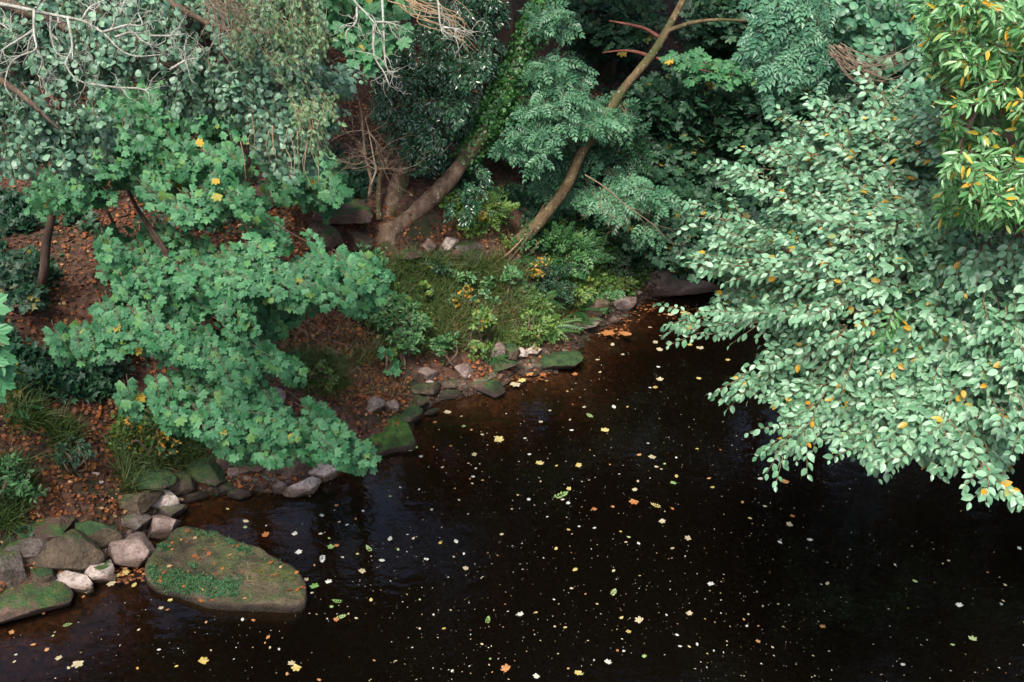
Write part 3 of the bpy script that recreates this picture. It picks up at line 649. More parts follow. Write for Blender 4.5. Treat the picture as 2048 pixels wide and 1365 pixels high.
dQ = lambda u, v: np.where((v > 215) & (v < 255), za-.6, trunk_gap(u, v, LQ, za-.6, za+.35, 78))
pQ = [([(1075, 30), (1130, 5), (1140, 55), (1095, 85), (1070, 60)], 34), ([(1060, 120), (1110, 100), (1170, 140), (1200, 180), (1190, 230), (1100, 230), (1060, 190)], 130),
      ([(1030, 210), (1110, 200), (1250, 200), (1270, 240), (1215, 290), (1190, 330), (1195, 390), (1130, 435), (1085, 400), (1060, 330), (1000, 290), (1000, 240)], 370),
      ([(1140, 350), (1220, 330), (1290, 350), (1330, 400), (1345, 470), (1300, 480), (1270, 430), (1200, 410), (1150, 390)], 90)]
sp = [foliage(T_ASH, p, n, dQ, 1., (1150, -50, za+.4), .22, 4, .205, clump=9, sig=22, flat=.5, droop=.3, petiole=.05, face=(0, -.75, .7), jit=.3) for p, n in pQ]
crown_parts(ash, sp, T_ASH, M['ash'], M['twig'], .005)
sp = [foliage(T_SYC, [(1310, 105), (1390, 110), (1500, 130), (1500, 160), (1420, 155), (1330, 140)], 26, lambda u, v: zb_-.1+0*u, .3, (1300, 110, zb_), .3, 6, .12, clump=4, sig=14)]
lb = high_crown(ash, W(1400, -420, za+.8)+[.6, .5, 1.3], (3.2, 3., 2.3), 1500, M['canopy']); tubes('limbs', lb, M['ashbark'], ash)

# field maple sprig tree behind ash
def bgtree(px, pv, name, label, h, r, lean, crown_c, crown_r, n, mat=M['canopy'], bark=M['darkbark'], ivy=False, catg='tree', group='trees on the wooded slope'):
    b = hit([px], [pv])[0]; t = thing(name, label, catg, b, group)
    P = np.array([b-UP*.3, b+UP*h*.25+[lean*.2, 0, 0], b+UP*h*.55+[lean*.5, .1, 0], b+UP*h*.8+[lean*.8, 0, 0], b+UP*h+[lean, 0, 0]])
    V, F = tube_arr(P, np.array([1.35, 1, .85, .6, .3])*r, 12, 6, .14); trk = mesh('trunk', V, quads_to_tris(F), bark, t, smooth=True)
    lb = high_crown(t, b+np.array(crown_c), crown_r, n, mat); tubes('limbs', lb, bark, t)
    if ivy: ivy_on(P, np.array([1.35, 1, .85, .6, .3])*r, 2500, .09, trk, M['ivy'], .05, .05, .8)
    return t, b
bgtree(1205, 150, 'forest_tree', 'upright trunk wrapped in ivy behind the feathery ash leaves', 11, .17, .3, (.5, 0, 8.5), (3, 3, 3.4), 2200, ivy=True)
bgtree(1590, 235, 'forest_tree', 'red-brown trunk in the dark gap above the right-hand bush', 11, .15, .2, (0, .3, 8), (3, 3, 3.2), 2200, bark=M['redbark'])
bgtree(1005, 312, 'forest_tree', 'stout dark trunk seen just behind the big leaning stem', 12, .2, -.3, (-.5, .5, 9), (3.2, 3, 3.2), 2200)
bgtree(560, 200, 'forest_tree', 'slope tree hidden behind the right end of the alder leaves', 12, .16, -.2, (-1, 1, 8.5), (3.2, 3, 3.2), 2200)
bgtree(380, 120, 'forest_tree', 'slope tree hidden behind the alder leaves at upper left', 12, .18, .2, (0, 0, 8.5), (3.4, 3, 3.2), 2400)
bgtree(20, 170, 'forest_tree', 'slope tree in the dark at the far left top', 12, .18, .2, (-.5, -1, 8), (3.4, 3, 3.2), 2400)
bgtree(1395, 60, 'forest_tree', 'shaded trunk behind the bare ash branch at the top', 12, .14, .3, (.5, .3, 9), (3.4, 3, 3.6), 2400)
bgtree(1130, 40, 'forest_tree', 'trunk at the top of the red slope between the two leaning trees', 12, .15, .1, (0, .8, 8), (3.4, 3, 3.6), 2400)

def bgxy(x, y, label, h, r, n):  # trees added out of view to keep sky out of the water's reflection
    b = ROOT(x, y); t = thing('forest_tree', label, 'tree', b, 'trees on the wooded slope')
    P = np.array([b-UP*.3, b+UP*h*.3+[.2, 0, 0], b+UP*h*.6, b+UP*h*.85+[-.2, 0, 0], b+UP*h]); V, F = tube_arr(P, np.array([1.35, 1, .85, .6, .3])*r, 12, 6, .14); mesh('trunk', V, quads_to_tris(F), M['darkbark'], t, smooth=True)
    tubes('limbs', high_crown(t, b+[0, 0, h*.68], (3.3, 3, h*.34), n, M['canopy']), M['darkbark'], t)
bgxy(7, 19.5, 'unseen tree added behind the far bend to block sky from the water reflection', 12, .18, 2600)
bgxy(12.5, 22.5, 'unseen tree added on the slope at top right to block reflected sky', 12, .18, 2600)
bgxy(17, 25.5, 'unseen tree added far off to the right up the river, blocking reflected sky', 13, .2, 2200)
bgxy(10.5, 15.2, 'unseen tree added on the right bank round the bend, blocking reflected sky', 11, .17, 2400)
# --- dense shaded bushes, right of ash ---------------------------------------------
def bush(name, label, poly, n, zf, thick, tm, mat, L, k, size, base_px, cat_='bush', group=None, centre=None, stems=6, clump=7, sig=26, stemmat=None, **kw):
    b = hit([base_px[0]], [base_px[1]])[0]
    t = thing(name, label, cat_, b, group); p = np.array(poly, float)
    c = centre or (p[:, 0].mean(), p[:, 1].max(), zf+thick)
    a = foliage(tm, poly, n, (zf if callable(zf) else (lambda u, v: zf+0*u)), thick, c, L, k, size, clump=clump, sig=sig, **kw)
    fo = leaves('foliage', tm, *a[:4], mat, t)
    V, F = twigs(a[4], .004); mesh('twigs', V, F, stemmat or M['twig'], fo)
    ls = []
    for i in range(stems):
        e = a[0][R.integers(0, len(a[0]))]; m = (b+e)/2+R.normal(0, .08, 3); ls.append((np.array([b-UP*.05+R.normal(0, .05, 3)*[1, 1, 0], m, e]), [.02, .014, .004]))
    tubes('stems', ls, stemmat or M['twig'], t)
    return t
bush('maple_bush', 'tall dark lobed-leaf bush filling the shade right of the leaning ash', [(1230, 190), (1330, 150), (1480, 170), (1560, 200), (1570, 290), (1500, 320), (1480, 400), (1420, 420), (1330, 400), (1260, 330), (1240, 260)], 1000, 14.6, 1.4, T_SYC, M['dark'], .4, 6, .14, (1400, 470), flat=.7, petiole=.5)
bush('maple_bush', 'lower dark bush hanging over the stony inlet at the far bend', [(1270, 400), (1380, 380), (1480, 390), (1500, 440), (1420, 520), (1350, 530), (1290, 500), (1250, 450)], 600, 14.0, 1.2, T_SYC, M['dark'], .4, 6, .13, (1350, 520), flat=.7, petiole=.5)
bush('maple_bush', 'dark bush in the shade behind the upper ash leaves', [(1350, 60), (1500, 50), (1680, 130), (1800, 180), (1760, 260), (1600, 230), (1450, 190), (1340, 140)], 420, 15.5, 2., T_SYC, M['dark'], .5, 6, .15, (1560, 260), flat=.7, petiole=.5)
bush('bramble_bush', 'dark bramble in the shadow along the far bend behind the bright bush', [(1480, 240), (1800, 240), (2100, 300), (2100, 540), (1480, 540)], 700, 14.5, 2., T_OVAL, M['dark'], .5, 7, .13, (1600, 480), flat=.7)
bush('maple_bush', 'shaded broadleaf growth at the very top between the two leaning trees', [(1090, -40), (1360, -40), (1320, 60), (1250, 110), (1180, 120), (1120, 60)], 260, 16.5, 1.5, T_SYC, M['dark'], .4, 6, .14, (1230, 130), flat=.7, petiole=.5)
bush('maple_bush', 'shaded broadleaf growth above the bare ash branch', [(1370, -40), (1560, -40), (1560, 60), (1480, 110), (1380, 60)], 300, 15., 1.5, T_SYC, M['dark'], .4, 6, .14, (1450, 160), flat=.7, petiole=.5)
bush('maple_sprig', 'thin row of lobed leaves with a few yellow ones crossing the ash stem', [(1310, 105), (1390, 108), (1500, 130), (1500, 160), (1420, 158), (1330, 140)], 34, zb_-.2, .3, T_SYC, M['sycamore'], .26, 6, .12, (1400, 330), cat_='sapling', stems=3, clump=4, sig=14)
bush('elder_bush', 'mid-green feathery growth behind the ash foliage, half in shade', [(1190, 230), (1260, 220), (1290, 300), (1300, 360), (1230, 340), (1200, 300)], 110, za+.4, .8, T_ASH, M['dark'], .3, 5, .25, (1250, 440), petiole=.05)
# trunkside plants top right
rt_b = ROOT(8.6, 12.5)
ra = thing('ash_tree', 'ash crown of pale feathery leaves hanging in at the top right centre', 'tree', rt_b)
tubes('trunk', [(np.array([rt_b-UP*.2, rt_b+[-.2, 0, 2], rt_b+[-.6, -.1, 5], rt_b+[-1, -.2, 9]]), [.2, .17, .14, .06])], M['bark'], ra, .1, 10)
for pts in ([(2300, -60, 13), (1900, -20, 11.5), (1650, 60, 10.8), (1520, 120, 10.6)], [(2200, -200, 13), (1800, -100, 11.5), (1600, -20, 10.8)]):
    p = PXL(pts, 0); tubes('branch', [(p, [.07, .05, .03, .01][:len(p)])], M['twig'], ra)
sp = [foliage(T_ASH, [(1540, -50), (1740, -50), (1745, 50), (1715, 120), (1640, 155), (1600, 120), (1575, 165), (1535, 155), (1520, 120), (1510, 60)], 380, lambda u, v: 10.3+0*u, 1.0, (1750, -200, 12), .26, 4, .23, clump=9, sig=26, petiole=.05, flat=.5, face=(0, -.7, .7)), foliage(T_ASH, [(1740, -80), (2500, -160), (2500, 120), (1900, 120)], 420, lambda u, v: 11.2+0*u, 1.6, (2300, -200, 12), .26, 4, .23, clump=9, sig=30, petiole=.05, flat=.5, face=(0, -.7, .7))]
crown_parts(ra, sp, T_ASH, M['ashtop'], M['twig'])
lb = high_crown(ra, rt_b+[-1.5, 1.2, 9], (3.4, 3.4, 3), 2400, M['canopy']); tubes('limbs', lb, M['bark'], ra)
hz_b = ROOT(9.5, 10.5)
hz = thing('hazel_tree', 'hazel with layered round leaves and a tangle of tan twigs behind the top right leaves', 'tree', hz_b)
tubes('trunk', [(np.array([hz_b-UP*.2, hz_b+[-.4, 0, 1.5], hz_b+[-1, 0, 3.2], hz_b+[-1.6, 0, 5.5]]), [.1, .09, .07, .04])], M['twig'], hz, .1, 8)
tubes('branch', [(np.vstack([[hz_b+[-1, 0, 3.2]], PXL([(2000, 200, 10.2), (1850, 150, 10), (1720, 110, 9.8)], 0)]), [.06, .04, .03, .01])], M['twig'], hz)
sp = [foliage(T_ROUND, [(1680, -40), (1880, -40), (1880, 200), (1800, 200), (1790, 150), (1720, 110)], 300, lambda u, v: 9.3+0*u, 1., (1900, -100, 10.5), .3, 7, .095, clump=6, petiole=.3, face=(0, -.7, .7))]
crown_parts(hz, sp, T_ROUND, M['elm'] if False else M['ash'], M['twig'])
ls = []
for s in range(26):
    u0, v0 = 1672+R.uniform(-18, 18), 98+R.uniform(-12, 12); a1 = R.uniform(.15, 1.); b1 = R.uniform(60, 150)
    ls.append((PXL([(u0, v0), (u0+b1*.25, v0+45*a1), (u0+b1*.6, v0+78*a1+R.uniform(-8, 8)), (u0+b1, v0+74*a1+R.uniform(-30, 6)), (u0+b1*1.08, v0+50*a1+R.uniform(-20, 20))], 8.9+R.uniform(-.2, .25)), [.005, .0042, .0035, .0022, .0012]))
tubes('bare_branch', ls, M['twig2'], hz, sides=5)

# --- big bright bush on the right: sprays radiating from the right bank -------------
eb = ROOT(8.0, 6.4)
elm = thing('elm_tree', 'big pale green tree spreading toothed oval leaves over the water from the right edge', 'tree', eb)
tubes('trunk', [(np.array([eb-UP*.3, eb+[-.1, 0, 1.5], eb+[-.2, 0, 3.2], eb+[-.2, 0, 5.5], eb+[0, 0, 7.5]]), [.2, .17, .14, .1, .04])], M['bark'], elm, .12, 12)
e0 = eb+np.array([-.2, 0, 2.8])
dE = lambda u, v: np.clip(6.9-(u-1340)/700*2.0-(v-300)/700*.7, 4.3, 7.2)
tips = [(1375, 408), (1480, 332), (1540, 295), (1590, 245), (1640, 208), (1372, 645), (1385, 515), (1478, 775), (1570, 880), (1725, 905), (1985, 965), (1760, 185), (1460, 480), (1520, 620), (1830, 900), (1900, 870), (2060, 880), (1880, 470), (1700, 560)]
HUBS = [W(2330, 300, 6.2), W(2300, 520, 6.3), W(2330, 740, 6.1), W(2360, 860, 6.)]
for hb_ in HUBS:
    tubes('branch', [(np.array([e0+[0, 0, R.uniform(-.6, .8)], (e0+hb_)/2+rv(1, .15)[0]+UP*.2, hb_]), [.07, .045, .026])], M['bark'], elm, .1, 8)
brs = []
for (u, v) in tips:
    z1 = float(dE(u, v)); tip = W(u, v, z1)
    hub = HUBS[int(np.argmin([abs(v-hv) for hv in (330, 540, 760, 900)]))]
    mid = W(1800+(u-1700)*.25, 560+(v-560)*.35, 5.4); q = (mid+tip)/2-UP*.05
    brs.append(np.array([hub, hub*.5+mid*.5+UP*.06+rv(1, .05)[0], mid, q, tip]))
for b in brs: tubes('branch', [(b+FW*np.array([0, .15, .35, .12, 0])[:, None], [.022, .016, .011, .006, .002])], M['twig'], elm, per=6)
sp = []
Es = dict(jit=.34, petiole=.18, face=(-.12, -.55, .8), ang=58)
# sprays along the outer half of each branch
for b in brs:
    C = catmull(b, 10); i0 = int(len(C)*.45); m = 60; ii = R.integers(i0, len(C)-1, m); tg = nrm(C[ii+1]-C[ii]); side = nrm(np.cross(tg, UP))*np.where(R.random(m) < .5, 1, -1)[:, None]
    D = nrm(tg*.95+side*.6+UP*.12+rv(m, .2)); sp.append(spray_leaves(C[ii]+rv(m, .03), D, R.uniform(.12, .3, m), 9, .052, .15, **Es))
    D = tg[-1:]; sp.append(spray_leaves(C[-9:-8], nrm(C[-1]-C[-9])[None], np.array([np.linalg.norm(C[-1]-C[-9])*1.05]), 13, .056, .1, **Es))
KE = [(1365, 395), (1480, 320), (1530, 280), (1560, 215), (1640, 190), (1700, 230), (1750, 170), (1830, 190), (1900, 250), (2300, 400), (2300, 960), (2050, 900), (2010, 985), (1960, 960), (1900, 920), (1800, 900), (1730, 925), (1640, 900), (1570, 915), (1540, 830), (1470, 790), (1510, 700), (1380, 660), (1430, 560), (1350, 520), (1430, 440)]
pE = [([(1400, 430), (1490, 450), (1600, 370), (1560, 300), (1590, 260), (1660, 250), (1700, 300), (1790, 290), (1830, 330), (1900, 470), (1960, 640), (1900, 760), (2000, 880), (1960, 950), (1830, 900), (1740, 900), (1640, 850), (1560, 800), (1500, 750), (1530, 680), (1560, 640), (1480, 620), (1420, 580), (1440, 530)], 3000),
      ([(1840, 560), (1900, 480), (2000, 490), (2250, 500), (2250, 980), (2050, 930), (1960, 900), (1850, 820), (1800, 700)], 1150),
      ([(1750, 210), (1800, 190), (1880, 230), (1950, 430), (1850, 450), (1700, 300)], 620), ([(1850, 900), (1960, 930), (2010, 1000), (1960, 1000), (1900, 950)], 16)]
for p, n in pE:
    sp.append(foliage(T_OVAL, p, n, dE, 1.3, (2000, 560, 5.6), .2, 9, .052, clump=13, sig=34, flat=.45, droop=.3, spread=.3, slant=25, keep=[KE], **Es))
crown_parts(elm, sp, T_OVAL, M['elm'], M['tan'], .0028)
qd = nrm(rv(2600)); hc = spray_leaves(np.array([5.75, 6.3, 3.2])+qd*[2.0, 1.8, 1.5]*(R.random((2600, 1))**.4), nrm(qd+rv(2600, .4)), np.full(2600, .28), 8, .056, jit=.35)
leaves('crown', T_OVAL, *hc[:4], M['elm'], elm)
# --- long-leaved willow, top right ---------------------------------------------------
wb = ROOT(7.6, 4.2)
wil = thing('willow_tree', 'willow with long narrow green and orange leaves in the top right corner', 'tree', wb)
tubes('trunk', [(np.array([wb-UP*.3, wb+[-.1, 0, 2], wb+[-.3, .1, 4.5], wb+[-.4, .2, 7], wb+[-.4, .2, 9.5]]), [.18, .16, .13, .1, .04])], M['bark'], wil, .12, 12)
for pts in ([(2300, 0, 5), (2100, 80, 4.8), (1980, 180, 4.7), (1900, 330, 4.7)], [(2300, -100, 5), (2050, -20, 4.9), (1880, 60, 4.9)], [(2300, 120, 5), (2120, 260, 4.7), (2000, 400, 4.6)]):
    b = np.vstack([[wb+[-.3, .1, 4.6]], PXL(pts, 0)]); tubes('branch', [(b, np.linspace(.05, .006, len(b)))], M['twig'], wil, per=5)
sp = [foliage(T_LANCE, [(1890, -40), (2200, -40), (2200, 440), (2050, 440), (1960, 420), (1900, 360), (1890, 250), (1860, 120), (1850, 0)], 1350, lambda u, v: 4.4+0*u, 1.0, (2050, 150, 5.6), .13, 9, .062, clump=12, sig=30, flat=.9, droop=.3, spread=.9, petiole=.1, jit=.5, face=(-.1, -.55, .75), ang=70),
      foliage(T_LANCE, [(1760, 640), (1800, 640), (1830, 690), (1780, 700)], 5, lambda u, v: 5.1+0*u, .3, (1850, 500, 5.3), .15, 8, .07, petiole=.1),
      foliage(T_LANCE, [(1900, 350), (2100, 330), (2100, 400), (1950, 440), (1890, 420)], 140, lambda u, v: 4.8+0*u, .5, (2050, 200, 5.2), .15, 9, .062, petiole=.1)]
crown_parts(wil, sp, T_LANCE, M['lance'], M['twig'], .003, curl=.25)
qd = nrm(rv(1500)); hc = spray_leaves(np.array([4.9, 4.2, 5.1])+qd*[1.7, 1.3, 1.5]*(R.random((1500, 1))**.4), nrm(qd+rv(1500, .5)), np.full(1500, .2), 8, .066, jit=.4)
leaves('crown', T_LANCE, *hc[:4], M['lance'], wil)

# hanging dead twigs in front of red slope
hb = W(705, 165, 11.6)
g2 = hit([735], [395])[0]
dt = thing('dead_sapling', 'bare brown sapling with forked twigs before the red slope', 'sapling', g2)
ls = [(PXL([(738, 395), (742, 360), (732, 320), (727, 270), (722, 220), (710, 172)], 11.9), [.022, .02, .018, .016, .012, .008]), (PXL([(740, 375), (752, 340), (748, 320), (738, 265), (730, 235)], 11.8), [.013, .012, .01, .008, .005])]
tubes('trunk', ls[:1], M['twig'], dt, sides=7)
tubes('branch', twiggy(ls[1:]+[(ls[0][0], [.01]*6)], 9, .7, .004, .3, 2, FW), M['twig2'], dt, sides=5)


# ================================================================== ROCKS
def ico(sub):
    import bmesh
    bm = bmesh.new(); bmesh.ops.create_icosphere(bm, subdivisions=sub, radius=1); V = np.array([v.co[:] for v in bm.verts]); F = np.array([[v.index for v in f.verts] for f in bm.faces]); bm.free(); return V, F
ICO = ico(5); ICO4 = ico(4)
def rock(u, v, w, h, mat, label, seed, asp=.6, sink=.3, group='stones along the waterline', name='boulder', cuts=11, rough=1., tall=None, rot=None, lift=0.):
    rg = np.random.default_rng(seed); V, F = ICO if w > 40 else ICO4
    V = V.copy(); 
    for i in range(cuts+3):
        n = nrm(rg.normal(0, 1, 3)); d = rg.uniform(.48, .80); s = V@n; V = V-np.outer(np.maximum(s-d, 0), n)
    V *= 1.12+.05*rough*fbm(V*1.7+seed*3.1, 4)[:, None]+.03*rough*fbm(V*7+seed, 3)[:, None]
    p = hit([u], [min(v+h*.28, 1500)], water=True)[0]; z = (p-CAM)@FW; sw = w*z/FPX/1.55
    # visible height mixes true height and depth
    hh = h*z/FPX/1.55; ht = tall if tall is not None else hh*.85
    S = np.array([sw, max(sw*asp, hh*.8), ht]); V = V*S
    a = rg.uniform(-.5, .5) if rot is None else rot; c, s = math.cos(a), math.sin(a)
    V = np.stack([V[:, 0]*c-V[:, 1]*s, V[:, 0]*s+V[:, 1]*c, V[:, 2]], -1)
    ctr = p+np.array([0, S[1]*.3, ht*.42+lift]); base = ctr-[0, 0, ht*.5]
    o = mesh(name, V+ctr, F, M[mat], origin=base, smooth=True); return tag(o, label, 'rock', group)
RK = [
 (8, 1130, 100, 85, 'grey', 'cracked grey boulder cut by the left edge', {}), (48, 1096, 75, 55, 'grey', 'greenish grey boulder wedged behind the cracked one', {}),
 (138, 1104, 128, 80, 'olive', 'large brown boulder with olive moss at lower left', {}), (184, 1072, 95, 80, 'moss', 'dark mossy boulder behind the olive one', {}),
 (88, 1062, 115, 42, 'brown', 'flat brown slab buried in the bank above the mossy boulders', {}), (207, 1108, 27, 28, 'pale', 'small round pink stone in a gap between boulders', {}),
 (264, 1100, 112, 92, 'pale', 'big pink-grey wedge boulder beside the flat mossy rock', {'cuts': 14}), (328, 1055, 66, 56, 'pale', 'pale cracked block touching the flat rock', {}),
 (272, 1041, 68, 34, 'grey', 'smooth grey stone behind the pink wedge boulder', {}), (328, 1000, 56, 44, 'white', 'white triangular stone with black specks', {}),
 (342, 1024, 44, 30, 'grey', 'dark wet stone under the speckled white one', {}), (268, 1006, 92, 46, 'olive', 'long olive boulder left of the speckled stone', {}),
 (285, 965, 92, 46, 'moss', 'grassy moss hump in the bank above the olive boulder', {}), (147, 1164, 78, 54, 'white', 'white wedge stone at the water, second lowest on the left', {}),
 (194, 1148, 54, 54, 'white', 'whitish stone between the white wedge and the pink boulder', {}), (80, 1158, 54, 30, 'moss', 'small bright green moss stone among grey boulders', {}),
 (40, 1208, 135, 66, 'brown', 'low wet brown slab in the bottom left water', {'asp': .9}), (411, 944, 100, 58, 'moss', 'round boulder cloaked in deep green moss', {}),
 (352, 968, 75, 48, 'olive', 'olive boulder left of the green moss one', {}), (388, 992, 38, 22, 'brown', 'small reddish stone at the water edge', {}),
 (509, 934, 54, 34, 'brown', 'pinkish brown stone under the sycamore leaves', {}), (543, 942, 36, 26, 'brown', 'square brown stone in the stony inlet', {}),
 (581, 943, 48, 40, 'brown', 'rounded brown boulder left of the pale blocks', {}), (648, 946, 66, 46, 'white', 'pale white block tilted beneath the leaf tips', {}),
 (604, 978, 74, 36, 'white', 'bright white stone lying at the water', {'cuts': 14}), (562, 977, 34, 26, 'pale', 'pale stone left of the bright white one', {}),
 (453, 976, 40, 24, 'grey', 'grey cobble on the little beach', {}), (423, 978, 30, 20, 'olive', 'olive cobble on the little beach', {}), (536, 956, 32, 18, 'grey', 'flat grey cobble in the inlet', {}),
 (479, 990, 32, 22, 'brown', 'wet brown cobble in the shallows', {}), (638, 910, 28, 24, 'brown', 'brown stone higher behind the white block', {}), (659, 916, 30, 28, 'brown', 'rounded tan stone beside the slab', {}),
 (462, 918, 50, 36, 'brown', 'dark brown stone beneath the sycamore tips', {}), (466, 940, 26, 26, 'pale', 'small pale chip beside the green moss boulder', {}), (509, 967, 36, 13, 'grey', 'thin flat stone on the beach', {}),
 (818, 833, 50, 40, 'moss', 'bright green mossy hump behind the slab', {}), (750, 809, 42, 34, 'grey', 'grey stone standing behind the slab', {}), (781, 814, 26, 24, 'pale', 'small pink stone next to the grey one', {}),
 (836, 806, 30, 34, 'olive', 'upright olive stone at the slab corner', {}), (863, 825, 22, 16, 'grey', 'dark pebble in the shallows past the slab', {}), (858, 749, 34, 32, 'pale', 'pale stone in the grassy bank above the shallows', {}),
 (840, 779, 56, 24, 'olive', 'low mossy stone below the pale bank stone', {}), (897, 788, 40, 18, 'grey', 'flat stone awash in the shallows', {}), (901, 768, 52, 17, 'olive', 'thin olive ledge stone', {}),
 (972, 778, 62, 26, 'brown', 'broad brown stone half under water', {'asp': .9}), (961, 761, 28, 10, 'grey', 'thin grey flake behind the broad brown stone', {}), (928, 742, 32, 32, 'pale', 'reddish pale stone in the bank', {}),
 (992, 704, 26, 34, 'pale', 'tall pinkish stone in the bank', {}), (1040, 706, 28, 26, 'white', 'white triangular stone in the middle bank', {}), (1065, 703, 30, 18, 'white', 'white blocky stone next to the triangular one', {}),
 (994, 731, 56, 26, 'moss', 'low mossy stone at the waterline below the pale ones', {}), (1022, 712, 36, 42, 'moss', 'mossy stone wedged between two pale ones', {}),
 (1119, 724, 84, 44, 'moss', 'large square moss-topped boulder jutting into the river', {'cuts': 16}), (1055, 739, 24, 16, 'pale', 'pale cobble left of the square mossy boulder', {}), (1077, 737, 22, 15, 'grey', 'grey cobble against the square mossy boulder', {}),
 (1139, 655, 40, 26, 'olive', 'olive stone under the ferny bank', {}), (1165, 649, 50, 18, 'grey', 'flat grey stone past the square boulder', {}), (1186, 643, 24, 12, 'grey', 'small pale flake at the end of the flat stone', {}),
 (1244, 609, 62, 40, 'pale', 'broad pale boulder at the far bank', {}), (1184, 616, 56, 36, 'olive', 'mossed stone left of the broad pale boulder', {}), (1261, 585, 20, 16, 'white', 'small white cobble before the long stone', {}),
 (1275, 584, 16, 14, 'white', 'smallest white cobble, by the left end of the long stone', {}), (1342, 578, 132, 28, 'pale', 'long low brown stone pointing into the far water', {'asp': .35, 'rot': 0., 'cuts': 4, 'tall': .13}),
 (1318, 548, 62, 46, 'grey', 'squared grey stone above the long one', {}), (1322, 516, 50, 32, 'brown', 'brown rock in the shade at the bend', {}),
 (1225, 640, 22, 12, 'pale', 'pale pebble below the broad boulder', {}), (1252, 632, 18, 10, 'white', 'tiny white pebble below the broad boulder', {}),
 (822, 512, 60, 24, 'brown', 'brown ledge stone at the foot of the forked tree', {'group': 'stones on the ledge below the forked tree'}), (858, 493, 28, 24, 'pale', 'pinkish stone on the ledge, right of the tree foot', {'group': 'stones on the ledge below the forked tree'}),
 (897, 489, 30, 26, 'white', 'pale upright stone in the ledge', {'group': 'stones on the ledge below the forked tree'}), (932, 493, 46, 22, 'grey', 'flat grey stone at the right of the ledge', {'group': 'stones on the ledge below the forked tree'}),
 (910, 505, 26, 18, 'brown', 'brown stone under the pale upright one', {'group': 'stones on the ledge below the forked tree'}), (945, 520, 62, 32, 'olive', 'mossy stone below the flat grey one', {'group': 'stones on the ledge below the forked tree'}),
 (868, 545, 18, 10, 'white', 'single white pebble in the undergrowth', {'group': 'stones on the ledge below the forked tree'}),
 (640, 478, 60, 50, 'brown', 'dark red rock left of the small cave', {'group': 'rocks round the small cave'}), (718, 485, 50, 44, 'brown', 'red rock below the mouth of the cave', {'group': 'rocks round the small cave'}),
 (655, 520, 50, 30, 'brown', 'low red rock under the cave rocks', {'group': 'rocks round the small cave'}), (540, 395, 50, 60, 'brown', 'red earth-coloured rock by the shaded slope', {'group': 'rocks round the small cave'}),
 (190, 949, 14, 10, 'white', 'small whitish stone lying on the leafy slope', {}), (203, 965, 10, 8, 'white', 'tiniest whitish stone on the leafy slope', {}),
 (858, 765, 16, 10, 'white', 'white chip under the pale bank stone', {}), (540, 790, 60, 18, 'pale', 'pale flat stone glimpsed between sycamore tips', {}),
]
for i, (u, v, w, h, m, lab, kw) in enumerate(RK): rock(u, v, w*(.98 if w > 60 else 1.12), h*(.95 if w > 60 else 1.1), m, lab, 100+i, **kw)
# gravel and small broken stone bedded along the shore
sh = [(170, 1165), (235, 1125), (290, 1080), (350, 1010), (400, 990), (500, 985), (590, 985), (675, 955), (830, 830), (880, 800), (985, 785), (1040, 750), (1120, 745), (1160, 700), (1190, 665), (1250, 640), (1290, 600), (1330, 592)]
qq = []
for i in range(len(sh)-1):
    mN = int(math.hypot(sh[i+1][0]-sh[i][0], sh[i+1][1]-sh[i][1])*1.6)
    if sh[i][0] == 675: continue
    t_ = R.random(mN); qq.append(np.column_stack([sh[i][0]+(sh[i+1][0]-sh[i][0])*t_+R.normal(0, 12, mN)-6, sh[i][1]+(sh[i+1][1]-sh[i][1])*t_+R.normal(0, 11, mN)-8]))
qq = np.vstack(qq); Pg = hit(qq[:, 0], qq[:, 1]); Pg = Pg[Pg[:, 2] > -.12]; V0, F0 = ico(2); gp = []
for i_, p_ in enumerate(Pg):
    v = V0.copy(); 
    for _ in range(5):
        n_ = nrm(R.normal(0, 1, 3)); v = v-np.outer(np.maximum(v@n_-R.uniform(.5, .8), 0), n_)
    s_ = .018+.045*R.random()**2.2; a_ = R.uniform(0, 6.28); v = v*[s_, s_*R.uniform(.6, 1), s_*R.uniform(.4, .7)]
    v = np.column_stack([v[:, 0]*math.cos(a_)-v[:, 1]*math.sin(a_), v[:, 0]*math.sin(a_)+v[:, 1]*math.cos(a_), v[:, 2]]); gp.append((i_ % 3, (v+p_+[0, 0, s_*.15], F0)))
for kk, mt, lb_ in ((0, 'pale', 'pale broken gravel bedded along the shore'), (1, 'brown', 'brown pebbles bedded along the shore'), (2, 'grey', 'grey pebbles bedded along the shore')):
    V, F = merge([q for k_, q in gp if k_ == kk]); tag(mesh('shore_gravel', V, F, M[mt], smooth=False), lb_, 'gravel', kind='stuff')
